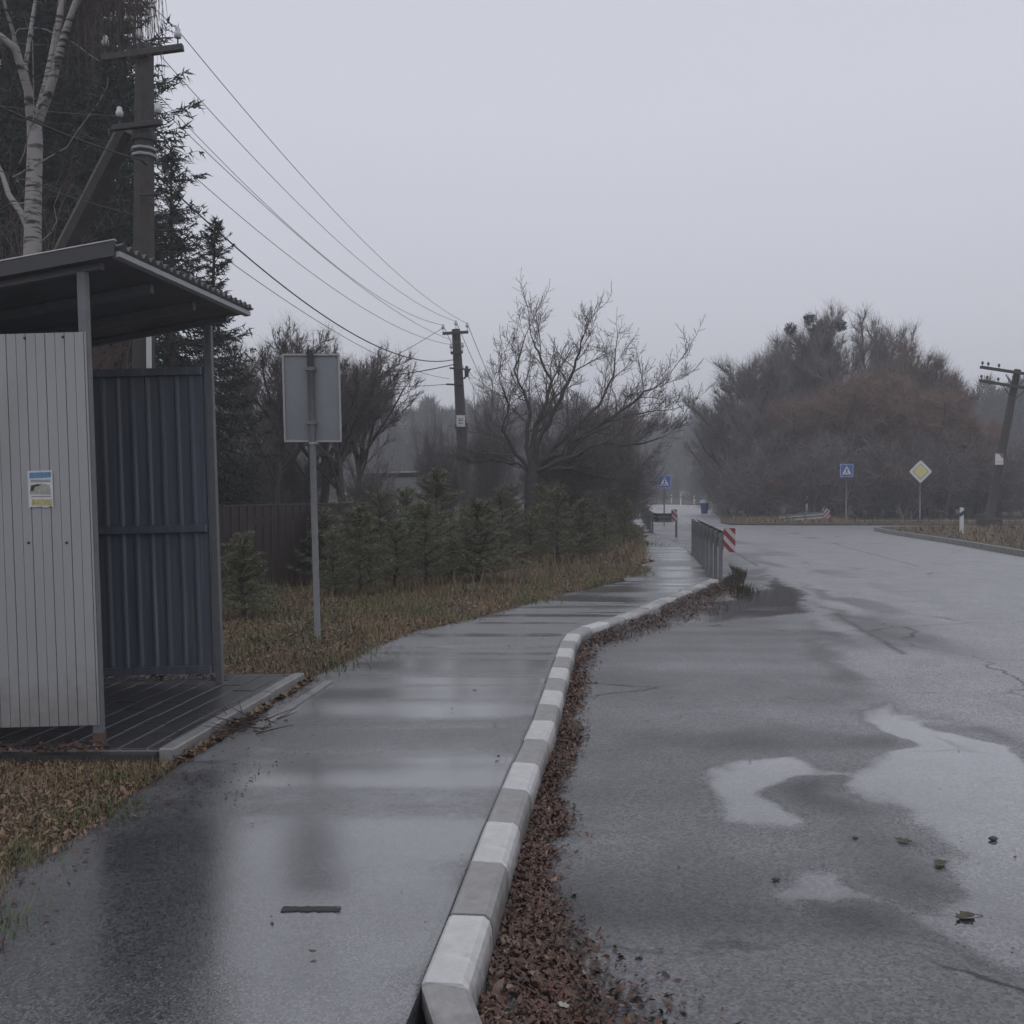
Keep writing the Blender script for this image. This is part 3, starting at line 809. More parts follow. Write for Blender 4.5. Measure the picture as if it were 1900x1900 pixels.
fr.bbox(-hwS, -hwS+0.018, 0.0575, 0.0815, zb+0.018, zt-0.018, 0.002, sgm).bbox(hwS-0.018, hwS, 0.0575, 0.0815, zb+0.018, zt-0.018, 0.002, sgm)
fr.build("sign_frame", M_steelp, sg, ob)
for z in (zt-0.17, zb+0.17): MB().bbox(-0.05, 0.05, 0.0, 0.0705, z, z+0.035, 0.003, sgm).build("clamp", M_steel, sg, ob)
MB().bbox(-0.03, 0.05, 0.0, 0.07, zb-0.022, zb-0.003, 0.002, sgm).build("bracket", M_steelp, sg, ob)

# ------------------------------------------------------------------ utility poles
def insulator(p, parent, origin, s=1.0, up=True):
    z = 1 if up else -1
    i_ = MB().lathe([(0.024*s, 0.0), (0.045*s, 0.004), (0.05*s, 0.05*s), (0.046*s, 0.075*s), (0.034*s, 0.082*s), (0.036*s, 0.12*s), (0.02*s, 0.135*s), (0.002, 0.138*s)], (p.x, p.y, p.z+0.10*s), 10).build("insulator", M_porc, parent, origin)
    MB().tube([(p.x, p.y, p.z-0.04), (p.x, p.y, p.z+0.105*s)], 0.011, 6).build("insulator_pin", M_iron, i_, origin)
NP = Vector((atY(262, 700, 14.8).x, 14.8, 0.1))
pole = thing("utility_pole", NP, "near thick concrete utility pole with a leaning strut, standing behind the bus shelter", "utility pole")
npt = atY(268, 92, 14.8)
def pl_at(z, b=NP, t=npt): k = (z-b.z)/(t.z-b.z); return Vector((b.x+(t.x-b.x)*k, b.y+(t.y-b.y)*k, z))
mb = MB()
n = 10
mb.tube([pl_at(0.02 + (npt.z-0.02)*i/n) for i in range(n+1)], [0.19 - 0.055*i/n for i in range(n+1)], 8, smooth=False)
shaft = mb.build("shaft", M_pole, pole, NP)
MB().lathe([(0.14, 0), (0.13, 0.05), (0.05, 0.09), (0.002, 0.1)], npt, 8).build("pole_cap", M_iron, pole, NP)
def arm(pa, pb, name="crossarm", r=0.045, parent=pole, org=NP, m=None):
    d = (pb-pa); L = d.length
    ax = d.normalized(); q = Vector((0, 0, 1)).cross(ax).normalized(); w = ax.cross(q)
    mtx = Matrix((ax, q, w)).transposed().to_4x4(); mtx.translation = pa
    return MB().bbox(0, L, -r, r, -r, r, 0.006, mtx).build(name, m or M_iron, parent, org)
a1l, a1r = atY(190, 108, 14.62), atY(340, 88, 14.62)
arm(a1l, a1r)
a2l, a2r = atY(208, 238, 14.6), atY(301, 227, 14.6)
arm(a2l, a2r, r=0.038)
ins = [atY(330, 90, 14.62), atY(258, 92, 14.62), atY(196, 104, 14.62), atY(293, 229, 14.6), atY(222, 236, 14.6)]
NI = []
for p in ins:
    q = p + Vector((0, 0, 0.04)); insulator(q, pole, NP, 1.05); NI.append(q + Vector((0, 0, 0.22)))
# strut with its collar
st0, sq = atY(236, 240, 15.02), atY(124, 458, 15.8)
st1 = st0 + (sq-st0)*(st0.z/(st0.z-sq.z))
MB().tube([st0 + (st1-st0)*t for t in (0, 0.25, 0.5, 0.75, 1)], [0.145, 0.155, 0.165, 0.175, 0.185], 8, smooth=False).build("strut", M_pole, pole, NP)
for v in (278, 290): p = pl_at(atY(262, v, 14.8).z); MB().lathe([(0.176, 0), (0.180, 0.006), (0.180, 0.030), (0.176, 0.036)], p - Vector((0, 0, 0.018)), 8).build("band", M_steelp, pole, NP)
p = pl_at(atY(262, 255, 14.8).z); MB().lathe([(0.178, 0), (0.184, 0.01), (0.184, 0.11), (0.178, 0.12)], p - Vector((0, 0, 0.06)), 8).build("collar", M_iron, pole, NP)
p = pl_at(atY(262, 370, 14.8).z); arm(p + Vector((0, -0.22, 0)), p + Vector((0.30, -0.22, 0.02)), "bracket", 0.016)
p0 = atY(278, 690, 14.62)
MB().bbox(p0.x-0.03, p0.x+0.03, 14.56, 14.62, 0.3, atY(278, 624, 14.6).z, 0.006).build("cable_guard", M_porc, pole, NP)

FPb = Vector((atY(866, 950, 38).x, 38.0, 0.1)); fpt = atY(846, 611, 38.0)
fpole = thing("utility_pole", FPb, "dark far utility pole with crossarms and a small white notice, behind the young pines", "utility pole")
pf_at = lambda z: pl_at(z, FPb, fpt)
MB().tube([pf_at(0.02 + (fpt.z-0.02)*i/8) for i in range(9)], [0.24 - 0.085*i/8 for i in range(9)], 8, smooth=False).build("shaft", M_pole, fpole, FPb)
fa = [(atY(821, 619, 37.75), atY(869, 616, 37.75)), (atY(836, 655, 37.75), atY(859, 653, 37.75)), (atY(834, 683, 37.75), atY(862, 685, 37.75)), (atY(828, 713, 37.75), atY(860, 714, 37.75))]
for i, (a, b) in enumerate(fa): arm(a, b, parent=fpole, org=FPb, r=0.05 if i < 2 else 0.03)
FI = []
for u, v in ((867, 616), (846, 612), (822, 619), (858, 653), (837, 655)):
    q = atY(u, v, 37.75) + Vector((0, 0, 0.04)); insulator(q, fpole, FPb, 1.3); FI.append(q + Vector((0, 0, 0.27)))
# side lamp bracket
MB().tube([atY(851, 700, 37.8), atY(862, 702, 37.7), atY(868, 690, 37.6), atY(873, 684, 37.6)], 0.035, 6).build("bracket", M_iron, fpole, FPb)
MB().lathe([(0.02, 0), (0.07, 0.03), (0.09, 0.25), (0.05, 0.4), (0.01, 0.42)], atY(866, 700, 37.6), 8).build("lamp_head", M_iron, fpole, FPb)
nt_ = atY(855, 781, 37.7)
nb = MB().box(nt_.x-0.16, nt_.x+0.16, 37.70, 37.72, nt_.z-0.21, nt_.z+0.21).build("notice_plate", M_white, fpole, FPb)
for dz in (0.06, 0.0, -0.1): MB().box(nt_.x-0.10, nt_.x+0.08, 37.694, 37.701, nt_.z+dz, nt_.z+dz+0.03).build("print_line", M_steel, nb, FPb)
MB().lathe([(0.245, 0), (0.25, 0.02), (0.25, 0.2), (0.245, 0.22)], pf_at(nt_.z-0.3), 8).build("collar", M_iron, fpole, FPb)
ot = atY(866, 959, 37.6)
MB().box(ot.x-0.13, ot.x+0.13, 37.60, 37.64, ot.z-0.16, ot.z+0.16).build("tag_plate", MAT("faded_orange_plate", (0.28, 0.17, 0.07), 0.6), fpole, FPb)

# wires: each one a thing
def wire(a, b, sag, label, r=0.006, m=None, name="power_line", seg=28):
    a, b = Vector(a), Vector(b)
    pts = []
    for i in range(seg+1):
        t = i/seg
        p = a.lerp(b, t); p.z -= sag*4*t*(1-t); pts.append(p)
    o = MB().tube(pts, r, 4, caps=False).build(name, m or M_wire, None, a)
    o.location = a
    return tag(o, label, "overhead wire", "overhead wires on the poles")
names = ["rightmost overhead wire from the near pole's top crossarm to the far pole", "overhead wire from the middle insulator on the near pole top to the far pole",
         "overhead wire from the left insulator on the near pole top to the far pole", "overhead wire from the right insulator of the near pole's lower crossarm to the far pole",
         "overhead wire from the left insulator of the near pole's lower crossarm to the far pole"]
for i in range(5): wire(NI[i], FI[i], 0.55 + 0.12*(i % 3), names[i], 0.0075)
BK = [Vector((-7.4+dx, -9.5, z)) for dx, z in ((0.0, 8.3), (-0.5, 8.5), (-1.0, 8.2))]
nm2 = ["overhead wire leaving the near pole's right top insulator upwards out of the picture", "overhead wire leaving the near pole's middle top insulator upwards out of the picture",
       "overhead wire leaving the near pole's left top insulator upwards through the birch"]
for i in range(3): wire(NI[i], BK[i], 0.3, nm2[i], 0.0065)
FORW = [FI[i] + Vector((9.5, 100, 1.0)) for i in range(3)]
nm3 = ["overhead wire running on from the far pole's right insulator past the walnut tree", "overhead wire running on from the far pole's top towards the far wood", "overhead wire running on from the far pole's left insulator towards the far wood"]
for i in range(3): wire(FI[i], FORW[i], 5.0, nm3[i], 0.012)
cb = atY(262, 297, 14.55)
wire(cb, atY(843, 667, 37.7), 0.95, "thick black sagging cable slung from the near pole to the far pole", 0.016, M_cable, "overhead_cable")
wire(cb, atY(-60, 170, 10.0), 0.05, "thick black cable running left from the near pole across the birch trunk", 0.012, M_cable, "overhead_cable")
wire(atY(843, 676, 37.7), atY(560, 705, 29.0), 0.15, "short thick black cable running left from the far pole towards the bare trees", 0.018, M_cable, "overhead_cable")
wire(NI[2] - Vector((0, 0, 0.12)), atY(-80, 68, 13.0), 0.04, "thin pale service wire running left from the near pole's top crossarm", 0.006)
wire(NI[4] - Vector((0, 0, 0.1)), atY(-80, 184, 13.0), 0.04, "thin pale service wire running left from the near pole's lower crossarm", 0.006)
wire(atY(250, 398, 14.6), atY(-40, 300, 12.0), 0.05, "lowest thin service wire running left from the near pole to the birch", 0.006)
wire(atY(275, 372, 14.6), atY(835, 703, 37.7), 0.5, "lowest thin wire between the near pole and the far pole", 0.0075)
wire(FI[2] - Vector((0, 0, 0.1)), atY(650, 700, 44.0), 0.1, "thin service wire sloping down left from the far pole's top crossarm", 0.012)
wire(atY(829, 713, 37.7), atY(640, 712, 44.0), 0.1, "thin level service wire running left from the far pole's lowest bracket", 0.011)

# leaning telegraph pole on the right
TPb = at(1832, 978, 0.11); tpt = atY(1888, 686, TPb.y)
tp = thing("telegraph_pole", TPb, "leaning dark wooden telegraph pole with two long crossarms and a white notice", "telegraph pole")
tl = lambda t: TPb + (tpt-TPb)*t
MB().tube([tl(t) for t in (0, 0.25, 0.5, 0.75, 1)], [0.19, 0.175, 0.16, 0.145, 0.13], 9).build("shaft", M_woodp, tp, TPb)
Yp = TPb.y - 0.2
for (a, b) in (((1819, 681), (1952, 701)), ((1817, 706), (1952, 728))):
    pa, pb = atY(*a, Yp), atY(*b, Yp)
    ca = arm(pa, pb, parent=tp, org=TPb, r=0.055, m=M_woodp)
    for t in (0.03, 0.11, 0.26, 0.72, 0.86, 0.96):
        q = pa.lerp(pb, t)
        ik = MB().lathe([(0.02, 0), (0.05, 0.01), (0.05, 0.09), (0.02, 0.12), (0.002, 0.125)], q + Vector((0, 0, 0.12)), 8).build("insulator", M_iron, tp, TPb)
        MB().tube([q + Vector((0, 0, 0.04)), q + Vector((0, 0, 0.13))], 0.014, 5).build("insulator_pin", M_iron, ik, TPb)
for a, b in (((1866, 695), (1882, 722)), ((1905, 700), (1886, 720)), ((1862, 716), (1878, 742)), ((1902, 724), (1880, 744))):
    MB().tube([atY(*a, Yp+0.05), atY(*b, Yp+0.05)], 0.022, 5).build("brace", M_iron, tp, TPb)
q = atY(1854, 852, Yp)
nt2 = MB().box(q.x-0.16, q.x+0.16, Yp-0.01, Yp+0.01, q.z-0.22, q.z+0.22).build("notice_plate", M_white, tp, TPb)
MB().plate([(q.x-0.02, q.z+0.215), (q.x+0.155, q.z+0.215), (q.x+0.155, q.z+0.03), (q.x+0.06, q.z+0.10)], Yp-0.017, Yp-0.011).build("red_mark", MAT("faded_red_print", (0.35, 0.11, 0.10), 0.6), nt2, TPb)
MB().box(q.x-0.12, q.x+0.12, Yp-0.017, Yp-0.011, q.z-0.13, q.z-0.10).build("print_line", MAT("faint_red_print", (0.45, 0.30, 0.30), 0.6), nt2, TPb)
MB().bbox(TPb.x-0.42, TPb.x-0.19, TPb.y-0.3, TPb.y+0.1, 0.02, 0.62, 0.03).build("stub_post", M_woodp, tp, TPb)
MB().bbox(TPb.x-0.50, TPb.x+0.42, TPb.y-0.42, TPb.y-0.26, 0.10, 0.46, 0.03).build("ground_beam", M_woodp, tp, TPb)
o = wire(atY(1850, 868, Yp), atY(1740, 863, 56), 0.15, "thin stay wire running left from the leaning telegraph pole", 0.010)

# ------------------------------------------------------------------ guard rails
def clip_poly(poly, f):
    out = []
    for i in range(len(poly)):
        a, b = poly[i-1], poly[i]; fa_, fb_ = f(a), f(b)
        if (fa_ >= 0) != (fb_ >= 0):
            t = fa_/(fa_-fb_); out.append((a[0]+(b[0]-a[0])*t, a[1]+(b[1]-a[1])*t))
        if fb_ >= 0: out.append(b)
    return out
def end_plate(root, org, c, w, h, yaw, sgn=1):
    mtx = Matrix.Translation(c) @ Matrix.Rotation(yaw, 4, 'Z')
    ring = [(-w/2, -h/2), (w/2, -h/2), (w/2, h/2), (-w/2, h/2)]
    p = MB().plate(ring, 0, 0.012, mtx).build("end_plate", MAT("dirty_white_plate", (0.40, 0.38, 0.39), 0.5, 0.15, 9), root, org)
    bnd = h/4.2
    for k in range(-4, 5):
        lo = k*2*bnd
        q = clip_poly(ring, lambda s: (s[1] + sgn*s[0]*1.1) - lo)
        q = clip_poly(q, lambda s: lo + bnd - (s[1] + sgn*s[0]*1.1)) if len(q) > 2 else q
        if len(q) > 2:
            MB().plate(q, -0.004, -0.001, mtx).build("red_stripe", M_red, p, org)
def guard_rail(path, zb, side, label, plate=None, ground=0.05, spacing=2.0, sgn=1, zb_end=None, mat=None):
    """W-beam along path (x,y); side=+1 face to the left of travel"""
    org = Vector((path[0][0], path[0][1], ground))
    root = thing("guard_rail", org, label, "guard rail")
    pts = resample(path, 0.5); n = len(pts)
    prof = [(0.0, 0.0), (0.012, 0.03), (0.075, 0.075), (0.075, 0.105), (0.012, 0.145), (0.012, 0.17), (0.075, 0.21), (0.075, 0.24), (0.012, 0.285), (0.0, 0.31)]
    m_ = len(prof); P = []; F = []
    for i, p in enumerate(pts):
        d = (pts[min(i+1, n-1)] - pts[max(i-1, 0)]).normalized(); nn = Vector((-d.y, d.x))*side
        zz_ = zb if zb_end is None else zb + (zb_end-zb)*i/(n-1)
        for off in (0.0, 0.006):
            for o_, z in prof: P.append((p.x + nn.x*(o_+off), p.y + nn.y*(o_+off), zz_+z))
    k = 2*m_
    for i in range(n-1):
        for j in range(m_-1):
            a = i*k+j
            F.append([a, a+1, a+k+1, a+k]); F.append([a+m_+1, a+m_, a+k+m_, a+k+m_+1])
        F.append([i*k, (i+1)*k, (i+1)*k+m_, i*k+m_]); F.append([i*k+m_-1, i*k+2*m_-1, (i+1)*k+2*m_-1, (i+1)*k+m_-1])
    MB().poly(P, F, False).build("beam", mat or M_rail, root, org)
    step = max(1, int(round(spacing/0.5)))
    for i in range(0, n, step):
        p = pts[i]; d = (pts[min(i+1, n-1)] - pts[max(i-1, 0)]).normalized(); nn = Vector((-d.y, d.x))*side
        c = p - nn*0.065
        mtx = Matrix.Translation((c.x, c.y, 0)) @ Matrix.Rotation(math.atan2(d.y, d.x), 4, 'Z')
        zz_ = zb if zb_end is None else zb + (zb_end-zb)*i/(n-1)
        MB().bbox(-0.024, 0.024, -0.02, 0.045, ground-0.15, zz_+0.30, 0.004, mtx).build("post", M_steel, root, org)
    if plate: end_plate(root, org, Vector((path[0][0]+plate[0], path[0][1]-0.08, zb+0.155+plate[1])), plate[2], plate[3], plate[4], sgn)
    return root
g1 = atY(1346, 1000, 16.9)
guard_rail([(g1.x, 16.9), (g1.x+0.86, 24.3), (g1.x+0.95, 24.9)], 0.60, -1, "long near guard rail with a red and white end plate beside the pavement", (0.05, 0.03, 0.19, 0.40, -0.12), 0.05, 1.0, 1)
guard_rail([(5.55, 35.0), (5.15, 34.4), (4.85, 34.6), (4.95, 36), (6.65, 52)], 0.50, -1, "far curved guard rail with a striped end plate, beyond the entrance", (-0.02, 0.08, 0.19, 0.40, -0.1), 0.0, 1.5, 1)
ga, gb = atY(1530, 955, 47.5), atY(1440, 962, 49.5)
guard_rail([(ga.x, 47.5), (gb.x, 49.5)], ga.z-0.15, -1, "short guard rail sinking to one end on the far verge, by the trees", (0.05, 0.05, 0.34, 0.42, 0.0), 0.05, 1.0, -1, gb.z-0.15, MAT("pale_zinc_rail", (0.34, 0.345, 0.355), 0.45, 0.15, 5))

# ------------------------------------------------------------------ road signs
def crossing_sign(base, zc, s, label):
    root = thing("crossing_sign", base, label, "road sign", "pedestrian crossing signs")
    o = Vector(base)
    MB().tube([o + Vector((0, 0.05, -0.1)), Vector((o.x, o.y+0.05, zc+s/2))], 0.035, 8).build("post", M_steel, root, o)
    h = s/2
    T = Matrix.Translation((o.x, o.y, zc))
    def rr(a, r=0.04):
        out = []
        for cx, cz, t0 in ((a-r, -a+r, -90), (a-r, a-r, 0), (-a+r, a-r, 90), (-a+r, -a+r, 180)):
            for k in range(4): t = math.radians(t0+30*k); out.append((cx+r*math.cos(t), cz+r*math.sin(t)))
        return out
    p = MB().plate(rr(h), 0, 0.012, T).build("sign_panel", MAT("pale_blue_border", (0.30, 0.36, 0.55), 0.4), root, o)
    MB().plate(rr(h*0.90), -0.004, -0.001, T).build("blue_field", M_blue, p, o)
    MB().plate([(-h*0.74, -h*0.62), (h*0.74, -h*0.62), (0, h*0.72)], -0.008, -0.005, T).build("triangle", M_white, p, o)
    pic = MB()
    def lim(a, b, w):
        a, b = Vector(a), Vector(b); d = (b-a).normalized(); q = Vector((-d.y, d.x))*w
        pic.plate([(h*(a.x-q.x), h*(a.y-q.y)), (h*(b.x-q.x), h*(b.y-q.y)), (h*(b.x+q.x), h*(b.y+q.y)), (h*(a.x+q.x), h*(a.y+q.y))][::-1] if False else [(h*x, h*y) for x, y in ((a+q), (a-q), (b-q), (b+q))], -0.012, -0.009, T)
    pic.plate([(h*(0.0+0.085*math.cos(t)), h*(0.36+0.085*math.sin(t))) for t in np.linspace(0, 2*math.pi, 10, False)], -0.012, -0.009, T)
    lim((0.0, 0.24), (-0.02, -0.10), 0.075); lim((-0.02, -0.06), (0.17, -0.46), 0.05); lim((-0.03, -0.06), (-0.22, -0.50), 0.05)
    lim((-0.02, 0.2), (-0.20, -0.05), 0.035); lim((0.02, 0.2), (0.18, -0.02), 0.035)
    for xq in (-0.55, -0.36, 0.32, 0.52): lim((xq, -0.60), (xq+0.08, -0.46), 0.035)
    pic.build("pictogram", M_black, p, o)
    return root
crossing_sign(Vector((atY(1233, 890, 45).x, 45, 0.12)), atY(1232, 894, 45).z, 0.56, "blue pedestrian crossing sign on a thin post above the curved guard rail")
crossing_sign(Vector((atY(1571, 890, 50).x, 50, 0.08)), atY(1571, 873, 50).z, 0.64, "blue pedestrian crossing sign in front of the big trees by the short guard rail")
b0 = Vector((atY(1708, 900, 47.5).x, 47.5, 0.08)); zc = atY(1708, 875, 47.5).z
pr = thing("priority_sign", b0, "yellow and white diamond priority road sign on a thin post", "road sign")
MB().tube([b0 + Vector((0, 0.05, -0.1)), Vector((b0.x, b0.y+0.05, zc+0.5))], 0.035, 8).build("post", M_steel, pr, b0)
T = Matrix.Translation((b0.x, b0.y, zc))
def dia(r): return [(0.06*r, -0.94*r), (0.94*r, -0.06*r), (0.94*r, 0.06*r), (0.06*r, 0.94*r), (-0.06*r, 0.94*r), (-0.94*r, 0.06*r), (-0.94*r, -0.06*r), (-0.06*r, -0.94*r)]
pp = MB().plate(dia(0.54), 0, 0.012, T).build("sign_panel", M_white, pr, b0)
MB().plate(dia(0.375), -0.004, -0.001, T).build("dark_line", M_steel, pp, b0)
MB().plate(dia(0.345), -0.008, -0.005, T).build("yellow_field", M_yellow, pp, b0)
def marker_post(base, h, label, group=None):
    o = Vector(base)
    r = thing("marker_post", o, label, "marker post", group)
    sec = lambda a, b_: [(-0.055*1, a), (0.055*1, a), (0.055*1, b_), (-0.055*1, b_)]
    T = Matrix.Translation(o)
    MB().plate([(-0.055, -0.1), (0.055, -0.1), (0.055, h*0.97), (-0.055, h)], -0.035, 0.035, T).build("post_body", M_white, r, o)
    MB().plate([(-0.056, h*0.64), (0.056, h*0.73), (0.056, h*0.88), (-0.056, h*0.79)][::1], -0.0375, 0.0375, T).build("black_band", M_black, r, o)
    return r
marker_post(at(1784, 991, 0.13), 0.90, "white marker post with a black band standing in the grass of the traffic island")
for i, (u, v, Y) in enumerate(((1288, 916, 96.0), (1263, 918, 106.0), (1246, 922, 112.0))):
    p = atY(u, v, Y)
    marker_post((p.x, Y, 0.09), 0.95, ["small far white marker post nearest the blue bin", "tiny far white marker post in the middle of the far three", "tiny far white marker post nearest the crossing sign"][i], "far marker posts along the road bend")

# blue bin with pale bags, far down the right verge
bp = atY(1307, 950, 64); bp.z = 0.09
bn = thing("waste_bin", bp, "blue waste bin with a pale domed lid on the far roadside", "bin")
MB().lathe([(0.19, 0), (0.20, 0.02), (0.27, 0.62), (0.29, 0.64), (0.29, 0.68)], bp, 14).build("bin_body", MAT("blue_plastic", (0.035, 0.06, 0.20), 0.5), bn, bp)
MB().lathe([(0.295, 0.68), (0.29, 0.74), (0.22, 0.83), (0.10, 0.88), (0.002, 0.89)], bp, 14).build("lid", MAT("pale_plastic", (0.32, 0.35, 0.42), 0.5), bn, bp)
q = bp + Vector((0.42, -0.1, 0))
bg = MB().lathe([(0.10, 0.0), (0.17, 0.08), (0.16, 0.2), (0.07, 0.30), (0.05, 0.33), (0.08, 0.38), (0.002, 0.36)], q, 9).build("rubbish_bag", M_white, None, q)
bg.location = q; tag(bg, "tied white rubbish bag lying beside the blue bin", "rubbish bag")
# small cabinet by the short rail
cq = atY(1507, 950, 54); cq.z = 0.08
cabt = thing("utility_cabinet", cq, "small grey utility cabinet behind the short guard rail", "cabinet")
MB().bbox(cq.x-0.2, cq.x+0.2, 54, 54.3, 0.05, 0.95, 0.02).build("cabinet_body", MAT("grey_cabinet", (0.14, 0.14, 0.15), 0.5), cabt, cq)
MB().bbox(cq.x-0.17, cq.x+0.17, 53.985, 53.998, 0.15, 0.88, 0.004).build("cabinet_door", MAT("grey_cabinet_door", (0.15, 0.15, 0.16), 0.5), cabt, cq)
MB().bbox(cq.x-0.23, cq.x+0.23, 53.95, 54.33, 0.951, 0.985, 0.01).build("cabinet_roof", MAT("grey_cabinet", ), cabt, cq)
w = atY(1497, 924, 53.5)
marker_post((w.x, 53.5, 0.08), w.z+0.12-0.08, "white marker post beside the small grey cabinet")

# ------------------------------------------------------------------ fence and buildings on the left
f0, f1, f2 = Vector((-7.5, 14.3, 0.1)), Vector((-4.05, 14.3, 0.1)), Vector((atY(652, 937, 17.0).x, 17.0, 0.1))
fz = atY(500, 937, 15.2).z
fen = thing("metal_fence", f1, "dark brown profiled metal fence behind the young pines", "fence")
def fence_run(a, b, name):
    d = b-a; L = Vector((d.x, d.y)).length; mtx = Matrix.Translation((a.x, a.y, 0)) @ Matrix.Rotation(math.atan2(d.y, d.x), 4, 'Z')
    mb = MB(); x = 0
    while x < L:
        mb.box(x, min(x+0.12, L), -0.012, -0.004, 0.04, fz-0.02, mtx)
        if x+0.17 < L: mb.box(x+0.121, x+0.169, 0.0, 0.008, 0.04, fz-0.02, mtx)
        x += 0.17
    mb.build(name, M_fence, fen, f1)
    MB().bbox(0, L, -0.02, 0.016, fz-0.019, fz+0.012, 0.003, mtx).build("top_rail", M_fence, fen, f1)
    x = 0.0
    while x <= L+0.01:
        MB().bbox(x-0.03, x+0.03, 0.017, 0.077, -0.05, fz-0.03, 0.004, mtx).build("fence_post", M_fence, fen, f1); x += max(L/2, 0.5)
fence_run(f0, f1, "panel"); fence_run(f1, f2, "panel")

def gable_house(name, base, w, d, wall_h, roof_h, yaw, label, wallm, roofm, win, along_x=True):
    o = Vector(base); root = thing(name, o, label, "house"); root.rotation_euler = (0, 0, yaw)
    MB().poly([(-w/2, 0, -0.2), (w/2, 0, -0.2), (w/2, d, -0.2), (-w/2, d, -0.2), (-w/2, 0, wall_h), (w/2, 0, wall_h), (w/2, d, wall_h), (-w/2, d, wall_h), (0, 0, wall_h+roof_h-0.1), (0, d, wall_h+roof_h-0.1)],
              [(0, 1, 5, 8, 4), (2, 3, 7, 9, 6), (1, 2, 6, 5), (3, 0, 4, 7)]).build("wall", wallm, root)
    k = roof_h/(w/2); ov = 0.35
    for s in (-1, 1):
        P = [(s*(w/2+ov), -ov, wall_h-ov*k), (s*(w/2+ov), d+ov, wall_h-ov*k), (0, d+ov, wall_h+roof_h), (0, -ov, wall_h+roof_h)]
        P += [(x, y, z+0.12) for x, y, z in P]
        MB().poly(P, [(0,1,2,3),(7,6,5,4),(0,4,5,1),(1,5,6,2),(2,6,7,3),(3,7,4,0)]).build("roof", roofm, root)
    for (x, z, ww, hh_) in win:
        f = MB().box(x-ww/2-0.06, x+ww/2+0.06, -0.05, -0.003, z-0.06, z+hh_+0.06).build("window", M_white, root)
        MB().box(x-ww/2, x+ww/2, -0.058, -0.052, z, z+hh_).build("pane", MAT("dark_window_glass", (0.03, 0.035, 0.04), 0.1), f)
    return root
hb = atY(440, 935, 44); hb.z = 0.05
M_hwall = MAT("pale_lime_plaster", (0.55, 0.53, 0.52), 0.8, 0.1, 2)
M_hroof = MAT("dark_slate_roof", (0.055, 0.05, 0.05), 0.7, 0.25, 3)
gable_house("house", hb, 5.0, 8.0, 1.75, 2.4, 0.12, "small pale house with a steep dark gable roof behind the brown fence", M_hwall, M_hroof, [(-0.9, 0.7, 0.8, 0.9), (1.0, 0.7, 0.8, 0.9)])
sb0, sb1 = atY(660, 880, 58), atY(830, 872, 60)
shed = thing("shed", ((sb0.x+sb1.x)/2, 59, 0.05), "long low grey shed with a pale roof edge behind the young pines", "shed")
so = Vector(shed.location); zr = (sb0.z+sb1.z)/2
M_swall = MAT("grey_shed_wall", (0.16, 0.165, 0.165), 0.7, 0.15, 1)
MB().box(sb0.x, sb1.x, 59, 64, -0.1, zr-0.32).build("wall", M_swall, shed, so)
MB().poly([(sb0.x-0.2, 58.7, zr-0.1), (sb1.x+0.2, 58.7, zr+0.02), (sb1.x+0.2, 64.2, zr-0.2), (sb0.x-0.2, 64.2, zr-0.3), (sb0.x-0.2, 58.7, zr-0.01), (sb1.x+0.2, 58.7, zr+0.11), (sb1.x+0.2, 64.2, zr-0.1), (sb0.x-0.2, 64.2, zr-0.2)],
          [(3,2,1,0),(4,5,6,7),(0,1,5,4),(1,2,6,5),(2,3,7,6),(3,0,4,7)]).build("roof", MAT("pale_metal_roof", (0.30, 0.31, 0.32), 0.5), shed, so)
for u0, u1 in ((668, 690), (735, 752), (772, 792)):
    a, b = atY(u0, 950, 58.9), atY(u1, 950, 58.9)
    MB().box(a.x, b.x, 58.95, 58.99, 0.3, 1.0).build("white_door", M_hwall, shed, so)

# ------------------------------------------------------------------ trees
def unit(v): return v / (np.linalg.norm(v) + 1e-9)
def perp(d, R):
    q = R.normal(size=3); q -= d*np.dot(q, d)
    return unit(q)
def grow(mbs, R, p, d, L, r, lvl, cfg):
    """mbs: meshes per level; branch as wobbling tapered tube with children"""
    mx = cfg['levels']
    n = max(2, int(cfg['nseg'][min(lvl, len(cfg['nseg'])-1)]))
    pts = [np.array(p)]; dirs = [np.array(d)]
    wob = cfg['wob']; tr = cfg['trop'][min(lvl, len(cfg['trop'])-1)]
    for i in range(n):
        d = unit(d + R.normal(size=3)*wob + np.array((0, 0, tr)))
        pts.append(pts[-1] + d*L/n); dirs.append(d)
    r1 = r*cfg['taper'] if lvl < mx else r*0.45
    radii = np.linspace(r, r1, n+1)
    mbs[min(lvl, len(mbs)-1)].tube(pts, np.maximum(radii, cfg['rmin']), 6 if r > 0.05 else (4 if r > 0.015 else 3), caps=False)
    if lvl >= mx - cfg.get('tipback', 1) and 'tips' in cfg:
        for i in range(1, n+1): cfg['tips'].append((pts[i], dirs[i]))
    if lvl >= mx: return
    spawn(mbs, R, pts, dirs, radii, L, lvl, cfg)
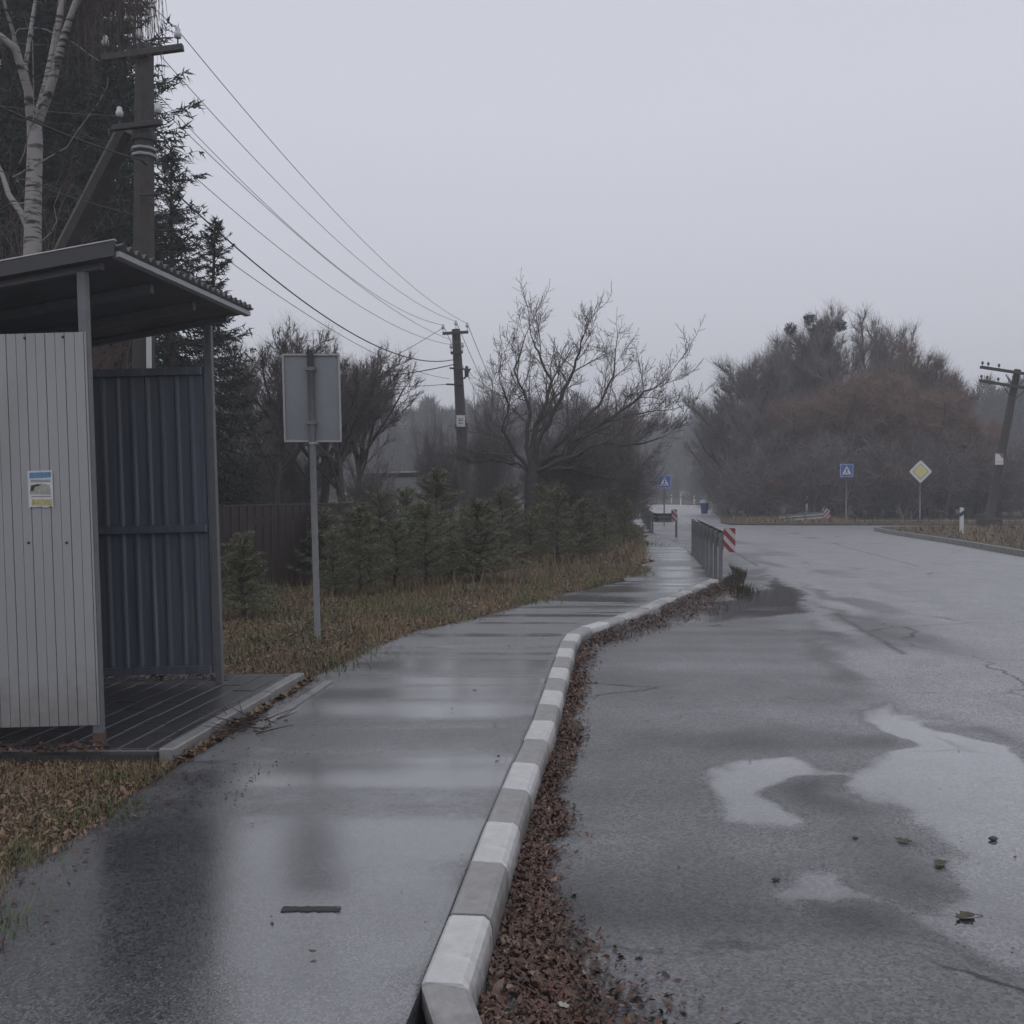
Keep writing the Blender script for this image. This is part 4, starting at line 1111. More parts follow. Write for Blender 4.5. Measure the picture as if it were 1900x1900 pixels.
def spawn(mbs, R, pts, dirs, radii, L, lvl, cfg):
    n = len(pts)-1
    nc_ = cfg['kids'][min(lvl, len(cfg['kids'])-1)]
    nc_ = max(1, int(round(nc_*R.uniform(0.8, 1.2))))
    t0 = cfg['t0'][min(lvl, len(cfg['t0'])-1)]
    for c in range(nc_):
        t = t0 + (1-t0)*((c+R.uniform(0.2, 0.8))/nc_)
        i = min(int(t*n), n-1); f = t*n - i
        q = pts[i]*(1-f) + pts[i+1]*f
        dd = dirs[i+1]
        ang = math.radians(R.uniform(*cfg['ang']))
        pd = perp(dd, R)
        nd = unit(dd*math.cos(ang) + pd*math.sin(ang))
        if nd[2] < cfg.get('minz', -0.3): nd[2] = abs(nd[2])*0.3; nd = unit(nd)
        ratio = cfg['ratio'][min(lvl, len(cfg['ratio'])-1)]
        Lc = L*ratio*R.uniform(0.7, 1.15)*(1 - cfg.get('tf', 0.35)*t)
        rc = max(cfg['rmin'], (radii[i]*(1-f)+radii[i+1]*f)*cfg['rr'])
        grow(mbs, R, q, nd, Lc, rc, lvl+1, cfg)
    # leader continues
    if cfg.get('leader', True):
        grow(mbs, R, pts[-1], dirs[-1], L*cfg['ratio'][min(lvl, len(cfg['ratio'])-1)]*R.uniform(0.8, 1.1), max(cfg['rmin'], radii[-1]*0.95), lvl+1, cfg)

def spray(tips, R, k, lmin, lmax, w, jit=0.6, up=0.1):
    """k thin twigs at every tip"""
    P = np.repeat(np.array([t[0] for t in tips]), k, 0); D = np.repeat(np.array([t[1] for t in tips]), k, 0)
    n = len(P)
    D = D + R.normal(size=(n, 3))*jit + np.array((0, 0, up)); D /= np.linalg.norm(D, axis=1, keepdims=True)
    Sd = np.cross(D, R.normal(size=(n, 3))); Sd /= np.linalg.norm(Sd, axis=1, keepdims=True)
    L = R.uniform(lmin, lmax, (n, 1))
    mid = P + D*L*0.55 + R.normal(size=(n, 3))*L*0.06
    end = mid + (D + R.normal(size=(n, 3))*0.25 + np.array((0, 0, up)))*L*0.5
    a = np.stack([P + Sd*w, P - Sd*w, mid + Sd*w*0.1], 1); b = np.stack([mid + Sd*w*0.75, mid - Sd*w*0.75, end], 1)
    return np.concatenate([np.stack([P + Sd*w, P - Sd*w, mid - Sd*w*0.7], 1), b])
CFG = dict(levels=4, nseg=(6, 5, 4, 3, 2), wob=0.13, trop=(0.04, 0.05, 0.05, 0.06), taper=0.55, rmin=0.006, kids=(7, 5, 4, 4), t0=(0.3, 0.25, 0.2, 0.15), ang=(28, 62), ratio=(0.62, 0.58, 0.55, 0.5), rr=0.62)
def bare_tree(base, h, label, seed, cfg=None, name="bare_tree", cat="tree", group=None, bark=None, twig=None, split=2, r0=None, lean=(0, 0), stems=1, rad=None, spr=None):
    c = dict(CFG); c.update(cfg or {})
    if spr: c['tips'] = []
    R = np.random.default_rng(seed)
    o = Vector(base)
    root = thing(name, o, label, cat, group)
    big, tw = MB(), MB()
    mbs = [big]*split + [tw]
    r0 = r0 or h*0.022
    for s in range(stems):
        off = np.array((0, 0, -0.1)) if stems == 1 else np.array((R.uniform(-0.25, 0.25), R.uniform(-0.25, 0.25), -0.1))
        d = unit(np.array((lean[0] + (R.normal()*0.25 if stems > 1 else 0), lean[1] + (R.normal()*0.25 if stems > 1 else 0), 1.0)))
        grow(mbs, R, off, d, h*c.get('trunk', 0.45), r0, 0, c)
    zmax = np.percentile(np.array([v[2] for v in tw.v]), 98.5 if spr else 99.9)
    k = h/zmax; kx = k
    if rad:
        rr_ = np.array([(v[0], v[1]) for v in tw.v]); kx = rad/np.percentile(np.hypot(rr_[:, 0]-lean[0]*h*0.3, rr_[:, 1]-lean[1]*h*0.3), 94)
    for m_ in (big, tw): m_.v = [(v[0]*kx, v[1]*kx, v[2]*k) for v in m_.v]
    if spr:
        tips = [(p*np.array((kx, kx, k)), d) for p, d in c['tips']]
        tw.tris(spray(tips, R, *spr))
    big.build("trunk", bark or M_bark, root)
    tw.build("crown", twig or M_twig, root)
    return root
def place(root, base, yaw, s, label=None, group=None, sxy=None):
    c = copy_tree(root); c.location = base; c.rotation_euler = (0, 0, yaw); c.scale = (s*(sxy or 1), s*(sxy or 1), s)
    if label: c["label"] = label
    if group: c["group"] = group
    return c

# --- the walnut in the middle: limbs laid out after the photo
WY = 28.0
WB = Vector((atY(984, 950, WY).x, WY, 0.12))
wal = thing("bare_tree", WB, "bare spreading tree with a short dark trunk in the middle, beside the far pole", "tree")
R = np.random.default_rng(8)
big, tw = MB(), MB()
wc = dict(CFG); wc.update(levels=4, kids=(6, 12, 7, 4), ang=(30, 66), wob=0.13, rmin=0.0058, rr=0.48, ratio=(0.5, 0.50, 0.58, 0.55), trop=(0.05, 0.03, 0.06, 0.09), t0=(0.3, 0.2, 0.2, 0.2), nseg=(6, 6, 5, 4, 3), tips=[])
def limb(pix, r0, r1, lvl=1, dy=0.0):
    k = len(pix); pts = []
    for i, (u, v) in enumerate(pix):
        v = 870 + (v-870)*0.80; u = 988 + (u-988)*0.98; p = atY(u, v, WY + dy*i/(k-1)); pts.append(np.array((p.x, p.y, p.z)))
    # smooth resample
    fine_ = []
    for i in range(k-1):
        for s in (0, 0.34, 0.67): fine_.append(pts[i]*(1-s)+pts[i+1]*s + R.normal(size=3)*0.025*(0 if (i == 0 and s == 0) else 1))
    fine_.append(pts[-1])
    dirs = [unit(fine_[min(i+1, len(fine_)-1)]-fine_[max(i-1, 0)]) for i in range(len(fine_))]
    radii = np.linspace(r0, r1, len(fine_))
    big.tube(fine_, radii, 7, caps=False)
    L = sum(np.linalg.norm(fine_[i+1]-fine_[i]) for i in range(len(fine_)-1))
    spawn([big, big, tw], R, fine_, dirs, radii, min(L, 2.6)*0.85, lvl, wc)
def limb0(pix, r0, r1):
    pts = [np.array(tuple(atY(u, v, WY))) for u, v in pix]; big.tube(pts, np.linspace(r0, r1, len(pts)), 9, caps=False)
limb0(((986, 1010), (984, 950), (985, 900), (988, 862)), 0.19, 0.16)
limb([(988, 866), (985, 820), (995, 770), (1015, 720), (1022, 660), (1000, 600), (985, 560)], 0.10, 0.016, 1, 0.8)
limb([(988, 862), (1005, 790), (1040, 710), (1062, 650), (1075, 600), (1085, 560)], 0.075, 0.016, 1, -0.8)
limb([(990, 868), (1020, 830), (1070, 775), (1115, 720), (1140, 660), (1145, 600)], 0.075, 0.016, 1, 1.4)
limb([(990, 868), (1040, 830), (1110, 775), (1165, 730), (1200, 690), (1235, 668)], 0.07, 0.013, 1, -1.2)
limb([(992, 872), (1060, 820), (1130, 760), (1190, 742), (1242, 735)], 0.055, 0.011, 1, 0.5)
limb([(990, 875), (1050, 850), (1120, 808), (1180, 815), (1235, 796)], 0.07, 0.012, 1, -1.6)
limb([(990, 880), (1040, 866), (1090, 880), (1140, 890), (1180, 870)], 0.06, 0.012, 1, 1.6)
limb([(986, 868), (975, 800), (985, 740), (970, 690), (955, 640), (975, 560)], 0.07, 0.015, 1, 1.0)
limb([(985, 875), (955, 830), (930, 780), (945, 720), (925, 660)], 0.06, 0.012, 1, -1.0)
limb([(985, 880), (960, 862), (920, 850), (880, 855)], 0.05, 0.012, 1, 0.7)
tw.tris(spray(wc["tips"][::3], R, 1, 0.08, 0.22, 0.005, 0.9, 0.3))
big.build("trunk", M_bark, wal, WB); tw.build("crown", M_twig, wal, WB)

# --- other bare trees and shrubs of the left side
SPREAD = dict(levels=4, leader=False, tf=0.5, tipback=1, rr=0.5, trunk=0.30, kids=(13, 8, 6, 4), ang=(18, 55), ratio=(1.3, 0.6, 0.58, 0.55), wob=0.085, rmin=0.0045, nseg=(6, 6, 5, 4, 3), t0=(0.5, 0.25, 0.2, 0.2), trop=(0.03, 0.06, 0.08, 0.08))
t1 = bare_tree((atY(508, 930, 27).x, 27, 0.1), 5.7, "wide bare fruit tree behind the grey sign back, left of its post", 12, SPREAD, rad=2.1, r0=0.075, spr=(1, 0.12, 0.40, 0.0036, 0.6, 0.2), twig=MAT("pale_grey_twigs", (0.14, 0.12, 0.116), 0.9, 0.3, 2.0))
t2 = bare_tree((atY(652, 930, 28).x, 28, 0.1), 5.2, "low wide bare tree right of the grey sign back", 15, SPREAD, rad=2.1, r0=0.075, spr=(1, 0.12, 0.40, 0.0036, 0.6, 0.2), twig=MAT("pale_grey_twigs", (0.115, 0.10, 0.098), 0.9, 0.3, 2.0))
place(t1, (atY(452, 930, 32).x, 32, 0.1), 2.0, 1.0, "bare tree close behind the far end of the bus shelter")
place(t1, (atY(655, 930, 30).x, 30, 0.1), 4.4, 0.90, "airy bare tree whose crown spreads right of the grey sign back")
place(t1, (atY(560, 930, 34).x, 34, 0.1), 5.3, 1.05, "airy bare tree farthest behind the grey sign back")
place(t2, (atY(590, 930, 33).x, 33, 0.1), 2.6, 1.08, "bare tree hidden behind the middle of the grey sign back")
SHRUB = dict(levels=3, trunk=0.55, kids=(7, 6, 5), ang=(14, 42), ratio=(0.62, 0.6, 0.55), wob=0.10, rmin=0.007, nseg=(5, 4, 3, 2), t0=(0.1, 0.15, 0.15))
s1 = bare_tree((atY(922, 950, 40.5).x, 40.5, 0.1), 5.2, "upright bare bush of thin shoots just left of the walnut-like middle tree", 31, SHRUB, "bare_bush", "bush", "bare bushes behind the pines", twig=M_twigd, bark=M_twigd, r0=0.03, stems=8, split=1, rad=1.1, spr=(2, 0.15, 0.45, 0.006, 0.4, 0.25))
s2 = bare_tree((atY(1130, 950, 33).x, 33, 0.1), 4.0, "dense dark bare bush right of the middle tree beside the pavement", 33, dict(SHRUB, ang=(20, 60)), "bare_bush", "bush", "bare bushes behind the pines", twig=M_twigd, bark=M_twigd, r0=0.03, stems=9, split=1, rad=1.5, spr=(2, 0.15, 0.45, 0.006, 0.7, 0.15))
for sp, u, Y, sc_, yaw, lab in ((s1, 812, 40, 0.75, 1.0, "thin bare bush left of the far utility pole"), (s1, 838, 41, 0.62, 2.2, "low bare bush at the foot of the far utility pole"),
        (s2, 690, 25, 0.52, 0.5, "bare bush right below the grey sign back"), (s2, 1075, 30, 0.85, 2.0, "dark bare bush right behind the middle tree's lowest limbs"),
        (s2, 1152, 38, 0.62, 3.1, "farthest dark bare bush at the bend of the pavement"), 
        
        (s2, 545, 34, 0.85, 1.4, "bare bush above the left part of the brown fence"), (s2, 895, 46, 0.70, 0.2, "dark bare bush right of the far utility pole"),
        (s2, 445, 30, 0.8, 2.9, "bare bush between the shelter's far post and the small house"),
        (s2, 1020, 44, 0.80, 1.9, "dark bare bush farthest behind the middle tree"), (s1, 1105, 42, 0.8, 0.9, "tall thin bare bush behind the pavement bend")):
    place(sp, (atY(u, 950, Y).x, Y, 0.1), yaw, sc_, lab)

# --- big clump on the right
TALL = dict(levels=4, leader=False, tf=0.55, tipback=2, rr=0.52, trunk=0.42, kids=(17, 9, 6, 4), ang=(16, 56), ratio=(1.0, 0.52, 0.55, 0.55), wob=0.10, rmin=0.011, nseg=(7, 7, 4, 3, 3), t0=(0.30, 0.25, 0.2, 0.15), trop=(0.03, 0.06, 0.08, 0.10, 0.10))
def Xat(u, Y): return atY(u, 900, Y).x
GC = "trees of the right clump"
SPR = (1, 0.3, 0.85, 0.0085, 0.55, 0.25)
b1 = bare_tree((Xat(1545, 62), 62, 0.08), 11.9, "tallest dark bare tree of the right clump, its crown holding mistletoe balls", 51, TALL, group=GC, twig=M_twigd, rad=3.0, spr=SPR)
b2 = bare_tree((Xat(1405, 60), 60, 0.08), 8.9, "dark bare tree on the left shoulder of the right clump", 52, TALL, group=GC, twig=M_twigd, rad=2.9, spr=SPR)
WIL = dict(TALL, trunk=0.32, ang=(28, 72), trop=(0.02, 0.02, -0.02, -0.06), ratio=(1.05, 0.55, 0.55, 0.5))
SPW = (1, 0.3, 0.8, 0.011, 0.6, 0.05)
b3 = bare_tree((Xat(1560, 56), 56, 0.08), 7.3, "rust-coloured willow in the middle front of the right clump", 53, WIL, group=GC, twig=M_twigo, rad=2.7, spr=SPW)
b4 = bare_tree((Xat(1700, 61), 61, 0.08), 9.7, "brown bare tree on the right shoulder of the right clump", 54, TALL, group=GC, twig=M_twigb, rad=2.9, spr=SPR)
for sp, u, Y, sc_, yaw, lab in (
        (b1, 1618, 66, 1.02, 2.1, "tall dark bare tree standing right of the tallest one in the clump"),
        (b2, 1348, 63, 0.74, 1.0, "low dark bare tree at the left edge of the right clump"),
        (b2, 1472, 64, 1.20, 3.0, "tall dark bare tree left of the tallest one in the clump"),
        (b3, 1650, 56, 1.05, 2.2, "rust-coloured willow behind the blue crossing sign"),
        (b3, 1750, 55, 0.88, 4.0, "rust-coloured willow behind the diamond sign"),
        (b3, 1478, 57, 0.86, 5.2, "rust-coloured willow above the short guard rail"),
        (b4, 1765, 63, 0.90, 1.3, "brown bare tree at the right edge of the clump near the leaning pole"),
        (b4, 1655, 65, 1.03, 3.9, "brown bare tree in the centre back of the clump"),
        (b3, 1810, 58, 0.72, 1.1, "low rust-coloured willow nearest the leaning pole"),
        (b2, 1420, 57, 0.66, 4.1, "short dark bare tree over the left end of the short guard rail"),
        (b2, 1335, 72, 0.66, 2.6, "short dark bare tree behind the blue bin")):
    place(sp, (Xat(u, Y), Y, 0.08), yaw, sc_, lab)
u1 = bare_tree((Xat(1500, 54), 54, 0.08), 3.4, "dark undergrowth bush behind the short guard rail", 57, dict(SHRUB, ang=(20, 60), rmin=0.011, levels=2), "bare_bush", "bush", "undergrowth below the right clump", twig=M_twigd, bark=M_twigd, r0=0.04, stems=10, split=1, rad=1.9, spr=(5, 0.3, 0.8, 0.013, 0.9, 0.0))
for i, (u, Y, sc_) in enumerate(((1380, 58, 1.0), (1440, 55, 1.0), (1560, 54, 1.1), (1620, 55, 1.0), (1680, 54, 1.15), (1740, 55, 1.0), (1800, 56, 1.1), (1860, 55, 1.0), (1920, 56, 1.1), (1340, 66, 0.9), (1410, 63, 1.2), (1520, 60, 1.3), (1600, 60, 1.3), (1720, 60, 1.3), (1820, 62, 1.2))):
    place(u1, (Xat(u, Y), Y, 0.08), i*1.3, sc_, "dark tangled bare bush in the undergrowth below the right clump of trees")
# mistletoe balls
R = np.random.default_rng(77)
def mistletoe(c, r, lab):
    n = 260
    d = R.normal(size=(n, 3)); d /= np.linalg.norm(d, axis=1, keepdims=True)
    s = np.cross(d, R.normal(size=(n, 3))); s /= np.linalg.norm(s, axis=1, keepdims=True)
    ln = r*R.uniform(0.45, 1.05, (n, 1))
    o = soup("mistletoe", np.stack([d*0.05, d*ln + s*0.03, d*ln - s*0.03], 1), M_mist)
    o.location = c
    return tag(o, lab, "mistletoe", "mistletoe balls in the tall tree")
for (u, v, r, lab) in ((1502, 592, 0.42, "topmost small mistletoe ball in the tall dark tree"), (1518, 612, 0.72, "biggest mistletoe ball in the tall dark tree"), (1466, 612, 0.45, "leftmost mistletoe ball in the right clump"),
                       (1528, 640, 0.5, "lower mistletoe ball below the biggest one"), (1560, 605, 0.4, "rightmost mistletoe ball near the clump's summit")):
    p = atY(u, v, 61.3); mistletoe(p, r, lab)

# --- far wood: reads as one mass
R = np.random.default_rng(99)
def wood_tree(h, n):
    """loose bare tree as thin triangles"""
    t = R.uniform(0.05, 1.0, n)**0.8
    rad = h*0.20*np.sin(np.pi*np.clip(t*0.86+0.12, 0, 1))**0.7
    az = R.uniform(0, 2*np.pi, n); q = np.sqrt(R.uniform(0, 1, n))*rad
    p0 = np.stack([np.cos(az)*q, np.sin(az)*q, h*t*0.93], -1)
    L = h*R.uniform(0.05, 0.12, n)
    d = np.stack([np.cos(az)*0.45*q/(rad+0.01), np.sin(az)*0.45*q/(rad+0.01), np.ones(n)], -1) + R.normal(size=(n, 3))*0.38
    d /= np.linalg.norm(d, axis=1, keepdims=True)
    sd = np.cross(d, R.normal(size=(n, 3))); sd /= np.linalg.norm(sd, axis=1, keepdims=True)
    sd *= R.uniform(0.03, 0.085, (n, 1))
    tr = np.stack([p0+sd, p0-sd, p0+d*L[:, None]], 1)
    tk = np.array([[[-0.2, 0, 0], [0.2, 0, 0], [0, 0, h*0.85]], [[0, -0.2, 0], [0, 0.2, 0], [0, 0, h*0.85]]])
    return np.concatenate([tr, tk])
protos = [wood_tree(1.0*15, 1100) for _ in range(5)]
parts = []
def wood_row(p0, p1, n, h, depth):
    for i in range(n):
        t = (i + R.uniform(0, 1))/n
        x = p0[0]+(p1[0]-p0[0])*t + R.normal()*2; y = p0[1]+(p1[1]-p0[1])*t + R.uniform(0, depth)
        a = R.uniform(0, 6.28); k = h/15*R.uniform(0.82, 1.08)
        c, s = math.cos(a)*k, math.sin(a)*k
        parts.append(protos[R.integers(5)] @ np.array([[c, s, 0], [-s, c, 0], [0, 0, k]]) + np.array([x, y, 0]))
wood_row((-95, 150), (14, 150), 230, 15.8, 30)
wood_row((-60, 118), (-4, 118), 24, 9, 14)
wood_row((6, 180), (60, 170), 110, 15.6, 30)
wood_row((24, 128), (42, 120), 20, 11, 10)
wood_row((44, 118), (120, 112), 120, 15.2, 30)
wood_row((-8, 118), (24, 124), 40, 4.0, 10)
for x0, x1, y0 in ((-95, 40, 146), (-60, 20, 116), (5, 60, 160), (40, 120, 110)): wood_row((x0, y0), (x1, y0), int((x1-x0)*1.1), 3.6, 8)
wf = soup("far_wood", np.concatenate(parts), M_forest)
tag(wf, "misty bare wood closing the view behind road and fields", "wood", kind="stuff")

# --- spruces
def spruce(base, H, Rad, label, seed, lean=(0, 0), bare=0.06, dens=1.0, group="spruces behind the shelter", nscale=1.0, name="spruce_tree"):
    R = np.random.default_rng(seed)
    o = Vector(base); root = thing(name, o, label, "tree", group)
    tr = MB()
    ax = lambda z: np.array((lean[0]*(z/H)**1.5*H, lean[1]*(z/H)**1.5*H, z))
    tr.tube([ax(H*t) for t in np.linspace(0, 1, 9)], np.linspace(H*0.016+0.02, 0.012, 9), 7, caps=False)
    T = []
    br = MB()
    z = H*bare
    while z < H*0.985:
        f = z/H
        L0 = Rad*(1-f)**0.85 + 0.10
        nb = 7 if f < 0.8 else 5
        for k in range(nb):
            if R.uniform() < 0.14: continue
            z_ = z; z = z + R.uniform(-0.12, 0.12)*min(1, H/8)
            az = 2*math.pi*(k+R.uniform(-0.3, 0.3))/nb + z*3.1
            L = L0*R.uniform(0.35, 1.25)
            u = np.array((math.cos(az), math.sin(az), 0)); w = np.array((-math.sin(az), math.cos(az), 0))
            rise = 0.75*(f-0.45)
            bp = lambda s: ax(z) + u*L*s + np.array((0, 0, L*(rise*s - 0.42*(1-f)*s**1.6 + 0.24*s**3)))
            br.tube([bp(s) for s in (0, 0.5, 1)], [0.006+0.012*L/2, 0.008, 0.005], 3, caps=False)
            droop = R.uniform(0.6, 1.4)
            m_ = max(4, int(L/0.12*dens))
            for i in range(m_):
                s = (i+R.uniform(0.3, 1))/m_
                q = bp(s); tg = unit(bp(min(s+0.05, 1.02))-bp(max(s-0.05, 0.0)))
                tl_ = (0.14 + 0.26*(1-s))*min(1.0, 0.35+L*0.4)*nscale
                for sd in (-1, 1):
                    d = unit(tg*0.75 + w*sd*R.uniform(0.4, 0.9) + np.array((0, 0, -abs(R.normal())*0.7*droop))*(1.1-f*0.7) + R.normal(size=3)*0.2)
                    e_ = q + d*tl_
                    nn = 4
                    for j in range(nn):
                        c = q + (e_-q)*((j+0.5)/nn)
                        nd = unit(d*0.8 + R.normal(size=3)*0.5)
                        sp = perp(nd, R)*0.014*nscale
                        ln = 0.085*nscale*R.uniform(0.8, 1.3)+tl_/nn
                        T.append((c - nd*ln*0.3 + sp, c - nd*ln*0.3 - sp, c + nd*ln*0.8))
            z = z_
        z += (0.16 + 0.20*(1-f))*max(0.6, min(1.1, H/10))
    for i in range(40):
        c = ax(H*R.uniform(0.93, 1.0)); nd = unit(np.array((0, 0, 0.8))+R.normal(size=3)*0.6); sp = perp(nd, R)*0.012
        T.append((c+sp, c-sp, c+nd*0.12))
    trunk = tr.build("trunk", M_pbark, root); br.build("branches", M_pbark, root)
    soup("crown", np.array(T), M_spruce, root)
    return root
def SP(u, Y): return (atY(u, 900, Y).x, Y, 0.1)
spruce(SP(232, 21), 14.0, 2.8, "tall dark spruce right behind the near utility pole", 1, nscale=1.35, dens=1.35)
spruce(SP(130, 23), 17.0, 3.0, "tallest dark spruce behind the leaning pole strut", 2, nscale=1.5, dens=1.5)
spruce(SP(20, 22), 16.0, 3.0, "dark spruce at the left edge behind the birch", 3, nscale=1.5, dens=1.5)
spruce(SP(322, 19.5), (908-276)/1900*19.5+1.5, 1.9, "slim spruce with its pointed top right beside the near utility pole", 4, nscale=0.95, dens=1.4)
spruce(SP(385, 21), (908-408)/1900*21+1.5, 1.7, "small spruce with a leaning top above the shelter roof", 5, lean=(0.028, 0), nscale=0.95, dens=1.3)
spruce(SP(80, 28), 17.5, 3.4, "tall spruce deepest in the dark group, seen between the birch forks", 6, nscale=1.9, dens=1.2)
spruce(SP(175, 27), 16.5, 3.0, "tall spruce deep in the dark group just left of the near pole", 7, nscale=1.9, dens=1.2)

# --- birch
M_bt = MAT("birch_twigs", (0.085, 0.065, 0.06), 0.85, 0.3, 4)
BY = 12.4
BB = Vector((atY(58, 700, BY).x, BY, 0.1))
bir = thing("birch_tree", BB, "white-barked birch forking above the shelter roof, with hanging twigs", "tree")
R = np.random.default_rng(21)
big, tw = MB(), MB()
def bpath(pix, r0, r1, dy=0.0, s=3.8, sides=8, mb=None):
    k = len(pix); out = []
    for i, (u, v) in enumerate(pix):
        p = atY(u/s, v/s, BY + dy*i/(k-1)); out.append(np.array(tuple(p)))
    (mb or big).tube(out, np.linspace(r0, r1, k), sides, caps=False)
    return out
low = [np.array((BB.x-0.02, BY, -0.05))] + [np.array(tuple(atY(u/3.8, v/3.8, BY))) for u, v in ((225, 2600), (228, 2000), (230, 1750), (232, 1500), (240, 1250), (248, 1000), (240, 860))]
big.tube(low, np.linspace(0.115, 0.082, len(low)), 10, caps=False)
bpath(((245, 960), (215, 800), (200, 640), (150, 480), (110, 340), (0, 255), (-140, 200)), 0.066, 0.035, -0.6)
bpath(((112, 350), (95, 230), (50, 100), (20, -40), (0, -300)), 0.028, 0.014, -0.4, sides=6)
bpath(((200, 640), (180, 470), (215, 220), (250, 0), (265, -260)), 0.030, 0.016, 0.4, sides=6)
bpath(((243, 940), (275, 800), (330, 600), (370, 400), (410, 180), (440, -20), (470, -300)), 0.060, 0.036, 0.5)
e2 = bpath(((270, 850), (330, 690), (385, 520), (430, 330), (480, 170), (545, -10), (600, -200), (720, -420)), 0.056, 0.026, -0.3)
bpath(((232, 1680), (150, 1500), (60, 1370), (20, 1240), (-40, 1100)), 0.045, 0.022, 0.3, sides=6)
bpath(((90, 1250), (240, 1170), (380, 1090), (470, 1040), (540, 930), (600, 850), (690, 730), (755, 610), (765, 540)), 0.013, 0.004, -0.6, sides=4)
bpath(((480, 280), (560, 330), (620, 380), (700, 430)), 0.009, 0.003, -0.4, sides=4)
bpath(((420, 260), (330, 210), (240, 195), (130, 205), (90, 260)), 0.009, 0.003, -0.4, sides=4)
bpath(((0, 1480), (70, 1440), (190, 1430)), 0.011, 0.006, -0.4, sides=4)
bpath(((270, 1720), (360, 1640), (400, 1560), (380, 1450), (440, 1300)), 0.010, 0.003, -0.3, sides=4)
bpath(((95, 1240), (170, 1080), (200, 950), (240, 820), (230, 300), (240, 60)), 0.008, 0.004, -0.7, sides=4)
# crown outside the picture with hanging twigs that reach into it
tips = [((480, 170), (620, -60), (800, -160), (960, -120), (1060, -40)), ((545, -10), (720, -190), (950, -230), (1120, -160)), ((440, -20), (600, -260), (800, -330), (900, -280))]
def hang(p, L):
    n = 7; pts = [np.array(p)]; d = unit(np.array((R.normal()*0.5, R.normal()*0.5, -0.4)))
    for i in range(n):
        d = unit(d*0.7 + np.array((R.normal()*0.10, R.normal()*0.10, -0.75))); pts.append(pts[-1]+d*L/n)
    tw.tube(pts, np.linspace(0.0042, 0.0022, n+1), 3, caps=False)
for ti, pix in enumerate(tips):
    pt = bpath(pix, 0.022, 0.006, 0.8*(ti-1), sides=5)
    for i in range(len(pt)-1):
        for s in np.linspace(0.05, 1, 46):
            q = pt[i]*(1-s)+pt[i+1]*s
            if R.uniform() < 0.85: hang(q, R.uniform(0.35, 1.15))
for i in range(46):                                   # fine side shoots over the stems
    u, v = R.uniform(-60, 640), R.uniform(-100, 1600)
    a = R.uniform(0, 2*math.pi); L = R.uniform(120, 420)
    pts = []
    for j in range(6):
        p = atY((u+math.cos(a)*L*j/5)/3.8, (v+math.sin(a)*L*j/5)/3.8, BY + R.uniform(-0.05, 0.05) + (i % 5-2)*0.25); a += R.normal()*0.22; pts.append(np.array(tuple(p)))
    tw.tube(pts, np.linspace(0.006, 0.0025, 6), 3, caps=False)
big.build("trunk", M_birch, bir, BB); tw.build("crown", M_bt, bir, BB)
# reddish brush behind the birch
s3 = bare_tree((atY(0, 900, 13.8).x, 13.8, 0.1), 5.9, "reddish bare bush at the left edge behind the birch trunk", 61, dict(SHRUB, rmin=0.006), "bare_bush", "bush", twig=MAT("reddish_shoots", (0.105, 0.07, 0.064), 0.9), bark=MAT("reddish_shoots"), r0=0.035, stems=9, split=1)
place(s3, (atY(105, 900, 17).x, 17, 0.1), 2.2, 1.0, "reddish bare bush between the birch and the leaning pole strut")

# --- young pines along the verge
def pine(H, seed, label):
    R = np.random.default_rng(seed)
    root = thing("young_pine", (0, 0, 0), label, "tree", "young pines on the verge")
    tr = MB(); br = MB(); T = []
    tr.tube([(R.normal()*0.01*i, R.normal()*0.01*i, H*i/6-0.05*(i == 0)) for i in range(7)], np.linspace(0.035, 0.01, 7), 6, caps=False)
    def needles(p0, p1, dens=1.0, ln=0.085):
        L = np.linalg.norm(p1-p0); n = int(L/0.0070*dens)
        ax = unit(p1-p0)
        for i in range(n):
            c = p0 + (p1-p0)*R.uniform(0.12, 1.03)
            nd = unit(ax*R.uniform(0.3, 0.9) + perp(ax, R)*0.85)
            sp = perp(nd, R)*0.0048
            T.append((c+sp, c-sp, c+nd*ln*R.uniform(0.75, 1.3)))
    needles(np.array((0, 0, H*0.80)), np.array((0, 0, H)), 1.3)
    z = H*0.12
    wh = 0
    while z < H*0.93:
        f = z/H
        L0 = (0.20 + 0.42*H*0.5*(1-f)**0.75)
        nb = R.integers(5, 8)
        for k in range(nb):
            az = 2*math.pi*(k+R.uniform(-0.3, 0.3))/nb + wh
            el = math.radians(15 + 45*f + R.uniform(-8, 8))
            d = np.array((math.cos(az)*math.cos(el), math.sin(az)*math.cos(el), math.sin(el)))
            L = L0*R.uniform(0.5, 1.25)
            if R.uniform() < 0.12: continue
            p0 = np.array((0, 0, z)); p1 = p0 + d*L*0.55; d2 = unit(d + np.array((0, 0, 0.35))); p2 = p1 + d2*L*0.45
            br.tube([p0, p1, p2], [0.011, 0.007, 0.004], 3, caps=False)
            needles(p0 + (p1-p0)*0.25, p1, 0.8); needles(p1, p2, 1.1)
            w = np.array((-math.sin(az), math.cos(az), 0.15))
            for s in (0.35, 0.6, 0.85):
                q = p0 + (p1-p0)*min(1, s/0.55) if s < 0.55 else p1 + (p2-p1)*(s-0.55)/0.45
                for sd in (-1, 1):
                    dd = unit(d*0.7 + w*sd*0.8 + np.array((0, 0, 0.3))); e_ = q + dd*L*0.34*R.uniform(0.7, 1.2)
                    br.tube([q, e_], [0.005, 0.003], 3, caps=False); needles(q, e_, 0.95)
        z += H*0.09; wh += 0.7
    tr.build("trunk", M_pbark, root); br.build("branches", M_pbark, root); soup("crown", np.array(T), M_pine, root)
    return root
